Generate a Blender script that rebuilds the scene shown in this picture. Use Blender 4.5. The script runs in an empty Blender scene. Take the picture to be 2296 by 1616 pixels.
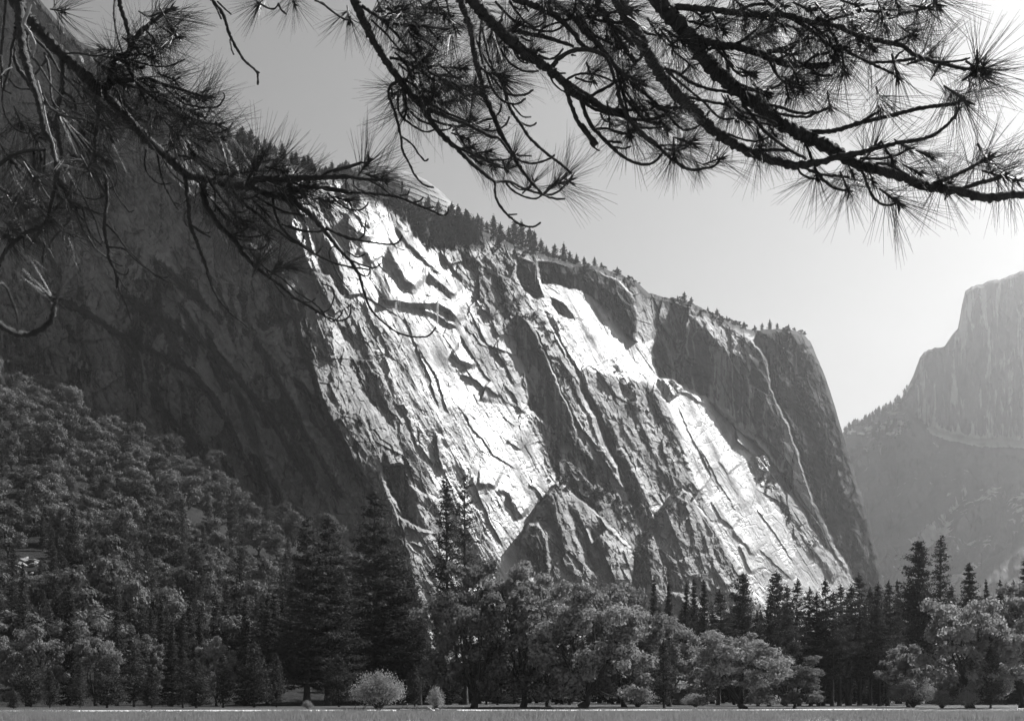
import bpy, math, random
import numpy as np
from mathutils import Vector, Matrix

random.seed(7)
RNG = np.random.default_rng(7)
scene = bpy.context.scene
COL = scene.collection
R = math.radians

# ------------------------------------------------------------------ view geometry (level view camera with front rise)
F, CX, YH, ZC = 2810.0, 1148.0, 1560.0, 1.7      # focal length, optical axis and horizon on a 2296 x 1616 plate; eye height


def at(px, py, Y):
    return Vector(((px - CX) / F * Y, Y, ZC + (YH - py) / F * Y))


SUN_AZ, SUN_EL = R(50), R(42)                    # azimuth clockwise from the view direction
SUN = Vector((math.sin(SUN_AZ) * math.cos(SUN_EL), math.cos(SUN_AZ) * math.cos(SUN_EL), math.sin(SUN_EL)))


# ------------------------------------------------------------------ object helpers
def tag(o, label=None, cat=None, group=None, kind=None):
    if label: o['label'] = label
    if cat: o['category'] = cat
    if group: o['group'] = group
    if kind: o['kind'] = kind
    return o


def link(name, me, mat=None, parent=None):
    o = bpy.data.objects.new(name, me)
    COL.objects.link(o)
    if mat is not None and len(me.materials) == 0:
        me.materials.append(mat)
    if parent is not None:
        o.parent = parent
    return o


def empty(name, loc, rz=0.0):
    o = bpy.data.objects.new(name, None)
    o.empty_display_size = 0.3
    COL.objects.link(o)
    o.location = loc
    o.rotation_euler = (0, 0, rz)
    return o


def mesh_np(name, V, Q, smooth=False, attrs=None):
    """V (n,3) floats, Q (m,k) ints -> mesh datablock"""
    V = np.ascontiguousarray(V, np.float32); Q = np.ascontiguousarray(Q, np.int32)
    k = Q.shape[1]
    me = bpy.data.meshes.new(name)
    me.vertices.add(len(V)); me.vertices.foreach_set('co', V.ravel())
    me.loops.add(Q.size); me.loops.foreach_set('vertex_index', Q.ravel())
    me.polygons.add(len(Q))
    me.polygons.foreach_set('loop_start', np.arange(0, Q.size, k, dtype=np.int32))
    me.polygons.foreach_set('loop_total', np.full(len(Q), k, np.int32))
    me.polygons.foreach_set('use_smooth', np.full(len(Q), smooth, bool))
    if attrs:
        for n, a in attrs.items():
            at_ = me.attributes.new(n, 'FLOAT', 'POINT')
            at_.data.foreach_set('value', np.ascontiguousarray(a, np.float32).ravel())
    me.update(calc_edges=True)
    me.validate()
    return me


def copy_tree(o, parent=None):
    c = o.copy(); COL.objects.link(c)
    if parent is not None: c.parent = parent
    for ch in list(o.children): copy_tree(ch, c)
    return c


def grid_quads(nr, nc):
    i = np.arange(nr * nc).reshape(nr, nc)
    return np.stack([i[:-1, :-1], i[1:, :-1], i[1:, 1:], i[:-1, 1:]], -1).reshape(-1, 4)


# ------------------------------------------------------------------ noise
_T = np.random.default_rng(11).random((16, 256, 256)).astype(np.float32)


def vnoise(x, y, seed=0):
    xi = np.floor(x).astype(np.int64); yi = np.floor(y).astype(np.int64)
    fx = x - xi; fy = y - yi
    fx = fx * fx * (3 - 2 * fx); fy = fy * fy * (3 - 2 * fy)
    T = _T[seed % 16]; o = 37 * (seed // 16)
    x0 = (xi + o) & 255; x1 = (xi + 1 + o) & 255; y0 = (yi + o) & 255; y1 = (yi + 1 + o) & 255
    return (T[x0, y0] * (1 - fx) + T[x1, y0] * fx) * (1 - fy) + (T[x0, y1] * (1 - fx) + T[x1, y1] * fx) * fy


def fbm(x, y, octv=4, seed=0, gain=0.5):
    s = 0; a = 1.0; n = 0
    for k in range(octv):
        s = s + a * (vnoise(x * 2 ** k + 13.7 * k, y * 2 ** k + 7.1 * k, seed + k) - 0.5); n += a; a *= gain
    return 2 * s / n


def facets(x, y, seed=0, tilt=1.0):
    """cells with their own offset and tilt: the broken blocks of jointed rock"""
    xi = np.floor(x).astype(np.int64); yi = np.floor(y).astype(np.int64)
    best = np.full(x.shape, 9.0, np.float32); val = np.zeros(x.shape, np.float32)
    T = _T
    for dx in (-1, 0, 1):
        for dy in (-1, 0, 1):
            cx = (xi + dx) & 255; cy = (yi + dy) & 255
            ex = x - (xi + dx + T[seed % 16][cx, cy]); ey = y - (yi + dy + T[(seed + 1) % 16][cx, cy])
            d = ex * ex + ey * ey
            v = (T[(seed + 2) % 16][cx, cy] - 0.5) + tilt * ((T[(seed + 3) % 16][cx, cy] - 0.5) * ex + (T[(seed + 4) % 16][cx, cy] - 0.5) * ey)
            m = d < best
            best = np.where(m, d, best); val = np.where(m, v, val)
    return val * 2


def sstep(a, b, x):
    t = np.clip((x - a) / (b - a), 0, 1)
    return t * t * (3 - 2 * t)


def poly_sdf(poly, x, y):
    """signed distance, positive inside"""
    P = np.array(poly, float); n = len(P)
    d = np.full(x.shape, 1e9); ins = np.zeros(x.shape, bool)
    for i in range(n):
        a = P[i]; b = P[(i + 1) % n]
        e = b - a; L = max(e @ e, 1e-9)
        t = np.clip(((x - a[0]) * e[0] + (y - a[1]) * e[1]) / L, 0, 1)
        d = np.minimum(d, (x - a[0] - t * e[0]) ** 2 + (y - a[1] - t * e[1]) ** 2)
        c = (a[1] > y) != (b[1] > y)
        if a[1] != b[1]:
            ins ^= c & (x < (b[0] - a[0]) * (y - a[1]) / (b[1] - a[1]) + a[0])
    d = np.sqrt(d)
    return np.where(ins, d, -d)


def line_dist(poly, x, y, toward):
    """unsigned distance, signed side (positive on the side of `toward`) and place along the line 0..1"""
    P = np.array(poly, float)
    seg = np.linalg.norm(P[1:] - P[:-1], axis=1); tot = seg.sum(); acc = 0
    d = np.full(x.shape, 1e9); sg = np.zeros(x.shape); al = np.zeros(x.shape)
    for i in range(len(P) - 1):
        a = P[i]; e = P[i + 1] - a; L = e @ e
        n = np.array([e[1], -e[0]]) / math.sqrt(L)
        if n @ np.array(toward) < 0: n = -n
        tr = ((x - a[0]) * e[0] + (y - a[1]) * e[1]) / L
        t = np.clip(tr, 0, 1)
        di = np.hypot(x - a[0] - t * e[0], y - a[1] - t * e[1])
        m = di < d
        d = np.where(m, di, d); sg = np.where(m, (x - a[0]) * n[0] + (y - a[1]) * n[1], sg)
        al = np.where(m, (acc + t * seg[i]) / tot, al)
        acc += seg[i]
    return d, np.where(sg >= 0, d, -d), al
# ------------------------------------------------------------------ materials (a black and white world: all greys)
def nodes(name):
    m = bpy.data.materials.new(name); m.use_nodes = True
    nt = m.node_tree; nt.nodes.clear()
    out = nt.nodes.new('ShaderNodeOutputMaterial')
    return m, nt, out


def N(nt, typ, **kw):
    n = nt.nodes.new(typ)
    for k, v in kw.items():
        if k.startswith('i_'):
            key = k[2:]
            n.inputs[int(key) if key.isdigit() else key.replace('_', ' ')].default_value = v
        else: setattr(n, k, v)
    return n


def g(v): return (v, v, v, 1)


def ramp(nt, src, stops):
    r = nt.nodes.new('ShaderNodeValToRGB')
    el = r.color_ramp.elements
    while len(el) < len(stops): el.new(0.5)
    for e, (p, v) in zip(el, stops): e.position = p; e.color = g(v)
    nt.links.new(src, r.inputs[0])
    return r.outputs[0]


def noise(nt, scale, detail=4, vec=None, rough=0.55, dist=0.0):
    n = N(nt, 'ShaderNodeTexNoise', i_Scale=scale, i_Detail=detail, i_Roughness=rough, i_Distortion=dist)
    if vec is not None: nt.links.new(vec, n.inputs['Vector'])
    return n.outputs['Fac']


def mapped(nt, scale, rot=(0, 0, 0)):
    c = nt.nodes.new('ShaderNodeTexCoord'); mp = nt.nodes.new('ShaderNodeMapping')
    mp.inputs['Scale'].default_value = scale; mp.inputs['Rotation'].default_value = rot
    nt.links.new(c.outputs['Object'], mp.inputs['Vector'])
    return mp.outputs['Vector']


def mth(nt, op, a, b=None, c=None):
    n = nt.nodes.new('ShaderNodeMath'); n.operation = op
    for i, v in enumerate((a, b, c)):
        if v is None: continue
        if isinstance(v, (int, float)): n.inputs[i].default_value = v
        else: nt.links.new(v, n.inputs[i])
    return n.outputs[0]


def rock_material(name, pale, dark, rough=0.5, spec=0.5, bump=0.9, grain=0.25, streak=0.045, lich_lo=0.55, fine_lo=0.72, lich_scale=0.03):
    """granite: pale stone, dark water streaks, lichen and some painted shade where the 'stain' attribute lets them run, fine relief"""
    m, nt, out = nodes(name)
    L = nt.links.new
    b = nt.nodes.new('ShaderNodeBsdfPrincipled')
    st = N(nt, 'ShaderNodeAttribute', attribute_name='stain_shade').outputs['Fac']
    gl = N(nt, 'ShaderNodeAttribute', attribute_name='gloss').outputs['Fac']
    s1 = noise(nt, 1.0, 5, mapped(nt, (streak, streak, streak * 0.06)), 0.6, 0.25)
    s2 = noise(nt, 1.0, 4, mapped(nt, (streak * 3.5, streak * 3.5, streak * 0.16)), 0.6, 0.2)
    lich = noise(nt, lich_scale, 6, mapped(nt, (1, 1, 1)), 0.65)
    fine = noise(nt, grain, 6, mapped(nt, (1, 1, 1)), 0.7)
    sm = mth(nt, 'ADD', mth(nt, 'MULTIPLY', s1, 0.5), mth(nt, 'MULTIPLY', s2, 0.5))
    # threshold falls as stain grows, so heavily stained walls are mostly dark with a few clean stripes
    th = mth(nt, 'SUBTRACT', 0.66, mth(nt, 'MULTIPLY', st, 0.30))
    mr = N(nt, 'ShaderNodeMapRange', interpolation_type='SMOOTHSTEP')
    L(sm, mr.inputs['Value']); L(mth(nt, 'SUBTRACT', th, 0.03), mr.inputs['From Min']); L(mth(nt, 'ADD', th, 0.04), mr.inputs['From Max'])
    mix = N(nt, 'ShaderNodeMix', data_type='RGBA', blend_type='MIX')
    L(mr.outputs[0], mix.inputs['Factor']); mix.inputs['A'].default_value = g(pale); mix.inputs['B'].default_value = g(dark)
    mul = N(nt, 'ShaderNodeMix', data_type='RGBA', blend_type='MULTIPLY'); mul.inputs['Factor'].default_value = 1.0
    L(mix.outputs['Result'], mul.inputs['A']); L(ramp(nt, lich, [(0.3, lich_lo), (0.62, 1.0)]), mul.inputs['B'])
    mul2 = N(nt, 'ShaderNodeMix', data_type='RGBA', blend_type='MULTIPLY'); mul2.inputs['Factor'].default_value = 1.0
    L(mul.outputs['Result'], mul2.inputs['A']); L(ramp(nt, fine, [(0.3, fine_lo), (0.7, 1.1)]), mul2.inputs['B'])
    L(mul2.outputs['Result'], b.inputs['Base Color'])
    rr = mth(nt, 'SUBTRACT', rough + 0.25, mth(nt, 'MULTIPLY', gl, 0.42))
    L(mth(nt, 'ADD', rr, mth(nt, 'MULTIPLY', fine, 0.12)), b.inputs['Roughness'])
    L(mth(nt, 'MULTIPLY', mth(nt, 'ADD', gl, 0.04), spec), b.inputs['Specular IOR Level'])
    bp = N(nt, 'ShaderNodeBump', i_Strength=bump, i_Distance=1.5)
    L(noise(nt, grain * 0.8, 7, mapped(nt, (1, 1, 0.6)), 0.7), bp.inputs['Height']); L(bp.outputs[0], b.inputs['Normal'])
    L(b.outputs[0], out.inputs['Surface'])
    return m


def leaf_material(name, col, trans=0.35, gloss=0.12, rough=0.4, vary=0.35):
    m, nt, out = nodes(name)
    L = nt.links.new
    oi = nt.nodes.new('ShaderNodeObjectInfo')
    v = noise(nt, 0.7, 2, mapped(nt, (1, 1, 1)))
    k = mth(nt, 'ADD', mth(nt, 'MULTIPLY', oi.outputs['Random'], vary), mth(nt, 'MULTIPLY', v, 0.5))
    c = ramp(nt, k, [(0.15, col * 0.7), (0.75, col * 1.35)])
    d = nt.nodes.new('ShaderNodeBsdfDiffuse'); t = nt.nodes.new('ShaderNodeBsdfTranslucent')
    gl = N(nt, 'ShaderNodeBsdfGlossy', i_Roughness=rough); gl.inputs['Color'].default_value = g(0.8)
    L(c, d.inputs[0]); L(c, t.inputs[0])
    m1 = N(nt, 'ShaderNodeMixShader'); m1.inputs[0].default_value = trans
    L(d.outputs[0], m1.inputs[1]); L(t.outputs[0], m1.inputs[2])
    if not gloss:
        L(m1.outputs[0], out.inputs['Surface']); return m
    m2 = nt.nodes.new('ShaderNodeMixShader')
    fr = N(nt, 'ShaderNodeFresnel', i_IOR=1.4)
    L(mth(nt, 'MULTIPLY', fr.outputs[0], gloss * 1.5), m2.inputs[0]); L(m1.outputs[0], m2.inputs[1]); L(gl.outputs[0], m2.inputs[2])
    L(m2.outputs[0], out.inputs['Surface'])
    return m


def plain_material(name, lo, hi, scale=2.0, rough=0.8, spec=0.2, bump=0.3, bscale=None, stretch=(1, 1, 1)):
    m, nt, out = nodes(name)
    L = nt.links.new
    b = N(nt, 'ShaderNodeBsdfPrincipled', i_Roughness=rough); b.inputs['Specular IOR Level'].default_value = spec
    n = noise(nt, scale, 5, mapped(nt, stretch), 0.65)
    L(ramp(nt, n, [(0.3, lo), (0.7, hi)]), b.inputs['Base Color'])
    if bump:
        bp = N(nt, 'ShaderNodeBump', i_Strength=bump, i_Distance=0.5 / scale)
        L(noise(nt, bscale or scale * 3, 5, mapped(nt, stretch), 0.7), bp.inputs['Height']); L(bp.outputs[0], b.inputs['Normal'])
    L(b.outputs[0], out.inputs['Surface'])
    return m


M_ROCK = rock_material('granite', 0.165, 0.022, spec=0.95)
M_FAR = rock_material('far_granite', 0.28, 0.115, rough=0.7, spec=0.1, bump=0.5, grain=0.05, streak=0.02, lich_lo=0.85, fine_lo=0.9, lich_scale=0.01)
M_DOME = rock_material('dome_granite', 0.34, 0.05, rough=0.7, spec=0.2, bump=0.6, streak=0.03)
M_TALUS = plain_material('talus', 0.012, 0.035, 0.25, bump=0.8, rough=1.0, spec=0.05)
M_BOULDER = plain_material('boulder_stone', 0.10, 0.24, 1.2, rough=0.85, spec=0.15, bump=0.5)
M_TURF = plain_material('turf', 0.10, 0.17, 0.35, bump=0.5)
M_TREESHADE = plain_material('tree_shade', 0.02, 0.045, 0.6, bump=0.5)  # shade of the trees put into the ground colour
M_WATER = plain_material('falling_water', 0.75, 0.85, 1.0, rough=0.3, spec=0.5, bump=0)
M_SAND = plain_material('sand', 0.48, 0.62, 1.5, rough=0.6, bump=0.2)
M_BARK = plain_material('bark', 0.025, 0.07, 2.0, rough=0.9, bump=0.8, stretch=(3, 3, 0.6))
M_BOUGHBARK = plain_material('bough_bark', 0.018, 0.05, 60.0, rough=0.75, spec=0.3, bump=0.9)
M_DEADWOOD = plain_material('dead_wood', 0.12, 0.3, 40.0, rough=0.6, spec=0.3, bump=0.5)
M_OAKLEAF = leaf_material('oak_leaves', 0.17, 0.35, 0, vary=0.6)
M_LITOAK = leaf_material('lit_oak_leaves', 0.2, 0.5, 0, vary=0.4)  # brighter copy of the oak leaves, sunlight put into the colour
M_SLOPELEAF = leaf_material('live_oak_leaves', 0.09, 0.2, 0, vary=0.6)
M_PINELEAF = leaf_material('pine_foliage', 0.052, 0.2, 0)
M_RIDGELEAF = leaf_material('ridge_pine_foliage', 0.035, 0.2, 0)
M_SHRUBLEAF = leaf_material('shrub_leaves', 0.24, 0.35, 0)
M_NEEDLE = leaf_material('needles', 0.055, 0.2, 0.24, rough=0.36)
M_GRASS = leaf_material('meadow_grass', 0.19, 0.4, 0)
# ------------------------------------------------------------------ rock walls
def interp_line(pts, x):
    p = np.array(pts, float)
    return np.interp(x, p[:, 0], p[:, 1])


RIDGE = [(-400, -420), (-200, -260), (0, -120), (90, 0), (136, 56), (180, 96), (224, 116), (300, 165), (400, 235), (500, 300), (560, 333), (620, 352),
         (700, 385), (780, 398), (840, 432), (900, 452), (960, 470), (1030, 496), (1090, 522), (1160, 552), (1205, 568), (1260, 585), (1320, 594), (1380, 610), (1425, 632),
         (1455, 658), (1500, 668), (1545, 678), (1590, 698), (1640, 724), (1690, 742), (1725, 738), (1765, 737), (1800, 748), (1818, 768),
         (1832, 800), (1848, 838), (1862, 878), (1876, 925), (1890, 972), (1905, 1025), (1922, 1080), (1938, 1130), (1950, 1175), (1962, 1225),
         (1974, 1280), (1990, 1330), (2010, 1390), (2040, 1500)]

STEP = 1.7
c_px = np.arange(-330, 2030, STEP)
nr = 760
tt = np.linspace(0, 1, nr)
rid = interp_line(RIDGE, c_px) + 2.2 * fbm(c_px / 14, c_px * 0, 3, 5) + 1.2 * fbm(c_px / 4, c_px * 0, 2, 9)
PX = np.repeat(c_px[None, :], nr, 0)
PY = rid[None, :] + (1578 - rid[None, :]) * (tt[:, None] ** 1.06)
U = (PX - CX) / F
Wv = (YH - PY) / F


def plane(b, c, px, py, Y0):
    u0 = (px - CX) / F; w0 = (YH - py) / F
    a = Y0 * (1 - b * u0 - c * w0)
    return a / np.maximum(1 - b * U - c * Wv, 0.15)


S_ = PX * 0.88 - PY * 0.47      # across the joints
T_ = PX * 0.47 + PY * 0.88      # along the joints
WX = PX + 9 * fbm(PX / 55, PY / 55, 4, 1) + 2.5 * fbm(PX / 9, PY / 9, 2, 2)
WY = PY + 9 * fbm(PX / 55, PY / 55, 4, 3) + 2.5 * fbm(PX / 9, PY / 9, 2, 4)

A0 = 1011.0
main = A0 / (1 - 1.215 * U - 0.5 * Wv)
main = main - 12 * fbm(S_ / 150, T_ / 420, 3, 6)
left = plane(-0.28, 0.10, 750, 780, 985.0)
left = left - 14 * fbm(PX / 160, PY / 260, 3, 8)
# big exfoliation arches of the shaded wall step out towards the lower left
EDGE = [(640, 380), (668, 440), (692, 500), (704, 560), (716, 600), (735, 680), (745, 760), (762, 843), (794, 914), (822, 956), (850, 1010), (860, 1060), (885, 1150), (913, 1255), (940, 1330), (985, 1500)]
D = np.maximum(left, main) if False else None
ey = interp_line([(y, x) for x, y in EDGE], PY)          # px of the edge at this height
ed = (WX - ey)                                           # positive on the lit side
side = sstep(-2.5, 2.5, ed)
# the lit face runs from the edge; the shaded wall meets it there
edge_depth = A0 / (1 - 1.215 * (ey - CX) / F - 0.5 * Wv)
leftw = edge_depth + (left - plane(-0.28, 0.10, 750, 780, 985.0)) * np.clip(-ed / 60, 0, 1) + np.maximum(-ed, 0) * -0.035
leftw = leftw + 0.10 * np.maximum(-ed - 350, 0)
D = leftw * (1 - side) + main * side
STAIN_SHADE = (0.36 + 0.35 * fbm(PX / 60, PY / 400, 3, 71)) * (1 - side) + 0.10 * side
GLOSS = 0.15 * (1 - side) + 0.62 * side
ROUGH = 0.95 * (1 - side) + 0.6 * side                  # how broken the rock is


LIP_SHADE = 0


def box(poly, pad):
    P = np.array(poly, float)
    x0, y0 = P.min(0) - pad; x1, y1 = P.max(0) + pad
    cols = np.where((c_px >= x0) & (c_px <= x1))[0]
    if len(cols) == 0: return None
    cs = slice(cols[0], cols[-1] + 1)
    rows = np.where(((PY[:, cs] >= y0) & (PY[:, cs] <= y1)).any(1))[0]
    if len(rows) == 0: return None
    return slice(rows[0], rows[-1] + 1), cs


def region(poly, dY, b, c, anchor=None, soft=2.0, inflate=0, iw=20, stain_shade=None, gloss=None, rough=None, warp=1.0, keep=0.0):
    """a face with its own strike and dip: b = dY/dX, c = dY/dZ, dY metres behind (+) or before (-) the present surface at the anchor"""
    bx = box(poly, 30)
    if bx is None: return
    x = PX[bx] + (WX[bx] - PX[bx]) * warp; y = PY[bx] + (WY[bx] - PY[bx]) * warp
    sd = poly_sdf(poly, x, y)
    m = sstep(-soft, soft, sd)
    if anchor is None: anchor = tuple(np.mean(np.array(poly, float), 0))
    i = np.argmin(np.abs(c_px - anchor[0])); j = np.argmin(np.abs(PY[:, i] - anchor[1]))
    pl = plane(b, c, anchor[0], anchor[1], D[j, i] + dY)[bx]
    if keep: pl = pl * (1 - keep) + (D[bx] + dY) * keep
    if inflate: pl = pl - inflate * (1 - np.exp(-np.maximum(sd, 0) / iw))
    D[bx] = D[bx] * (1 - m) + pl * m
    for arr, v in ((STAIN_SHADE, stain_shade), (GLOSS, gloss), (ROUGH, rough)):
        if v is not None: arr[bx] = arr[bx] * (1 - m) + v * m


def attr(poly, soft=12, stain_shade=None, gloss=None, rough=None):
    bx = box(poly, 40)
    sd = poly_sdf(poly, WX[bx], WY[bx]); m = sstep(-soft, soft, sd)
    for arr, v in ((STAIN_SHADE, stain_shade), (GLOSS, gloss), (ROUGH, rough)):
        if v is not None: arr[bx] = arr[bx] * (1 - m) + v * m


def edge(poly, h, w=60, tw=4, toward=(0.75, -0.66), taper=True, warp=0.7):
    """lip of an exfoliation sheet: the sheet on the `toward` side stands h metres proud and thins out over w px"""
    bx = box(poly, w * 3 + 10)
    if bx is None: return
    x = PX[bx] + (WX[bx] - PX[bx]) * warp; y = PY[bx] + (WY[bx] - PY[bx]) * warp
    d, sd, al = line_dist(poly, x, y, toward)
    prof = np.where(sd >= 0, np.exp(-sd / w), np.clip(1 + sd / tw, 0, 1))
    fade = sstep(0, 0.16, al) * (1 - sstep(0.84, 1.0, al)) if taper else 1.0
    D[bx] -= h * prof * fade
    if LIP_SHADE: STAIN_SHADE[bx] += LIP_SHADE * np.exp(-((sd + 5) / 8.0) ** 2) * fade      # shade under the lip, painted in as a dark band


def rib(poly, h, wl, wr, toward=(0.75, -0.66), taper=0.15):
    """rib (h > 0) or groove (h < 0): flanks of wl and wr px on either side of the crest"""
    bx = box(poly, max(wl, wr) + 12)
    if bx is None: return
    d, sd, al = line_dist(poly, WX[bx], WY[bx], toward)
    prof = np.where(sd >= 0, np.clip(1 - sd / wr, 0, 1), np.clip(1 + sd / wl, 0, 1))
    fade = sstep(0, taper, al) * (1 - sstep(1 - taper, 1.0, al))
    D[bx] -= h * prof * fade


WHITE = [[(765, 470), (830, 480), (900, 560), (960, 590), (1030, 640), (1060, 700), (1085, 790), (1120, 860), (1185, 930), (1235, 1050), (1245, 1090), (1200, 1160), (1165, 1240), (1150, 1330), (1060, 1330), (1030, 1220), (1005, 1120), (985, 1030), (950, 930), (890, 800), (850, 690), (800, 600)],
         [(1205, 620), (1345, 680), (1440, 770), (1475, 860), (1400, 850), (1330, 840), (1270, 760)]]


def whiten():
    for z in WHITE: attr(z, 42, stain_shade=0.26, gloss=0.92, rough=0.2)


LIP_SHADE = 0.75
# --- the shaded wall: arched roofs and leaning flakes
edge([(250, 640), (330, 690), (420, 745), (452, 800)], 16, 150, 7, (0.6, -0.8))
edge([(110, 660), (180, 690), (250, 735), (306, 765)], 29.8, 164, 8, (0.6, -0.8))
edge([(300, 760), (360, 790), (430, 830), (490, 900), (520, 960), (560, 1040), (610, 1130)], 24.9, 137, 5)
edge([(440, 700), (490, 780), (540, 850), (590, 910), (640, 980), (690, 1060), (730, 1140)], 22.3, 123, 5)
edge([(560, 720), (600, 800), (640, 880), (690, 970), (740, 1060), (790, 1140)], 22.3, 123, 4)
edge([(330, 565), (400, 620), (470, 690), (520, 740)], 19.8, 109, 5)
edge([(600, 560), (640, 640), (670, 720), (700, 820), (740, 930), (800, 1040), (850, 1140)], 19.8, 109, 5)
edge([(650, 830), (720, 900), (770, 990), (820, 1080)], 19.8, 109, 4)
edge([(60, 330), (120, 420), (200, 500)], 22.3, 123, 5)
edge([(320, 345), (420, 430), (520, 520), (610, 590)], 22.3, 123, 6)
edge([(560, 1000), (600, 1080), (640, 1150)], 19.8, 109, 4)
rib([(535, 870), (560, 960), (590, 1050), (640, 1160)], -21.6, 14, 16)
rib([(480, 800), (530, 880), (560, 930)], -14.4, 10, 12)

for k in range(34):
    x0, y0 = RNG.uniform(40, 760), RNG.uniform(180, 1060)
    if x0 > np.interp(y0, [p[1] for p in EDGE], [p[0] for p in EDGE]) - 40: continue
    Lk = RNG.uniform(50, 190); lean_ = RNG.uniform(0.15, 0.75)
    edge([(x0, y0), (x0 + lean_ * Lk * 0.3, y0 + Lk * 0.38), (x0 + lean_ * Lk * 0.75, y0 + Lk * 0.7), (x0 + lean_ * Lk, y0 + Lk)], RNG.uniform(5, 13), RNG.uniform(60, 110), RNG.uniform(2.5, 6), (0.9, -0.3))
LIP_SHADE = 0
mk = np.exp(-(((PX - 515) / 85) ** 2 + ((PY - 730) / 135) ** 2) ** 2) * (1 - side)
D = D + (leftw - D) * 0.82 * mk          # flakes lie closer to the wall here
whiten()
# --- strip of lit wall and dark recess at the head of the edge
region([(646, 455), (684, 470), (698, 520), (700, 560), (712, 600), (690, 605), (668, 550), (648, 500)], -14, 1.5, 0.7, soft=3, stain_shade=0.1, gloss=0.8)
region([(690, 470), (722, 480), (745, 560), (770, 620), (762, 660), (735, 640), (712, 600), (700, 540)], 10, 0.15, 0.05, soft=3, stain_shade=0.6, gloss=0.3)
region([(700, 610), (735, 618), (768, 680), (770, 720), (745, 740), (738, 680), (716, 650)], -4, 1.2, 0.35, soft=3, rough=0.9, stain_shade=0.3, gloss=0.3)
# rugged grey flank down the whole edge
attr([(690, 600), (780, 650), (830, 760), (870, 860), (930, 960), (975, 1080), (1000, 1330), (930, 1330), (860, 1060), (790, 920), (745, 760)], 25, stain_shade=0.45, gloss=0.28, rough=0.8)
region([(760, 735), (800, 760), (850, 830), (895, 930), (905, 980), (865, 950), (820, 890), (785, 830)], 6, 0.75, 0.35, soft=8, rough=1.1, stain_shade=0.4, gloss=0.3, keep=0.3)
region([(850, 960), (880, 975), (905, 1035), (880, 1040), (862, 1010)], -3, 1.6, 0.9, soft=3)
region([(857, 1037), (905, 1040), (925, 1090), (935, 1180), (905, 1160), (885, 1120)], 10, 0.1, 0.0, soft=3, stain_shade=0.6)
region([(880, 1130), (930, 1180), (925, 1250), (905, 1200)], 8, 0.1, 0.05, soft=3, stain_shade=0.6)
region([(925, 1090), (985, 1120), (1000, 1240), (965, 1200), (940, 1150)], -6, 1.0, 0.25, soft=5, rough=0.6, stain_shade=0.4, gloss=0.35)
region([(890, 1155), (965, 1195), (1010, 1260), (1005, 1400), (950, 1400), (915, 1260)], -10, 0.9, 0.42, soft=4, rough=0.5, stain_shade=0.25, gloss=0.3)
edge([(905, 1178), (940, 1192), (985, 1200)], 5, 20, 4, (0.2, -1))
edge([(915, 1215), (950, 1225), (975, 1212)], 4, 16, 4, (0.2, -1))
rib([(800, 800), (850, 900), (890, 1000)], -4, 12, 16)
rib([(840, 790), (880, 880), (930, 985)], -3, 9, 14)
rib([(870, 830), (915, 930), (960, 1040)], 3, 8, 14)

# --- the white slabs: overhanging lips with a dark underside, thin cracks
edge([(846, 671), (890, 674), (945, 678), (985, 680), (1012, 696), (1037, 724)], 12.1, 60, 13, (0.15, -1), warp=0.5)
edge([(940, 690), (975, 702), (1000, 720), (1030, 732)], 6.6, 40, 8, (0.15, -1))
edge([(766, 492), (800, 520), (836, 536)], 11, 40, 15, (0.5, -0.86))
edge([(868, 556), (890, 590), (915, 625), (945, 648)], 13.2, 55, 22)
edge([(960, 604), (985, 634), (1005, 650), (1028, 664)], 8.8, 40, 16)
edge([(800, 560), (822, 568), (832, 590)], 4.4, 30, 9)
edge([(1012, 784), (1035, 804), (1068, 820)], 7.7, 35, 12)
edge([(1084, 858), (1104, 876), (1123, 884)], 5.5, 30, 7)
edge([(1127, 852), (1150, 880), (1170, 920), (1182, 925)], 4.95, 24, 5)
edge([(1140, 985), (1172, 1010)], 3.5, 30, 4)
edge([(1030, 835), (1070, 850), (1085, 868), (1078, 900)], 4.9, 30, 4)
edge([(1030, 745), (1060, 790), (1085, 840), (1110, 860)], 3.5, 40, 3)
edge([(1100, 770), (1130, 810), (1160, 870)], 3.5, 30, 3)
edge([(1054, 655), (1080, 690), (1110, 720)], 4.2, 40, 4)
edge([(880, 500), (910, 540), (950, 580), (1000, 620)], 4.95, 40, 6)
edge([(985, 560), (1020, 600), (1060, 650)], 4.95, 35, 7)
edge([(1000, 545), (1060, 575), (1110, 625)], 4.4, 35, 6)
edge([(1070, 560), (1110, 600), (1140, 660)], 5.5, 30, 9)
edge([(985, 972), (980, 1000), (988, 1030), (994, 1060)], 4.95, 16, 5, (1, 0))
edge([(1070, 1080), (1100, 1082), (1118, 1090)], 5.5, 22, 9, (0.2, -1))
edge([(1118, 1090), (1140, 1106), (1158, 1140), (1176, 1160)], 5.5, 22, 9)
edge([(1138, 1105), (1150, 1140), (1162, 1165)], 4.2, 14, 7)
edge([(1186, 1080), (1205, 1100), (1222, 1122)], 4.95, 22, 8)
edge([(1050, 1060), (1075, 1105), (1100, 1170), (1130, 1230)], 2.8, 22, 2.5)
edge([(1020, 900), (1060, 960), (1110, 1020), (1170, 1060)], 2.45, 40, 2.5)
edge([(930, 760), (980, 850), (1010, 940)], 2.45, 30, 2.5)
edge([(900, 690), (930, 760), (960, 840), (990, 930)], 2.8, 36, 3)
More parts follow.
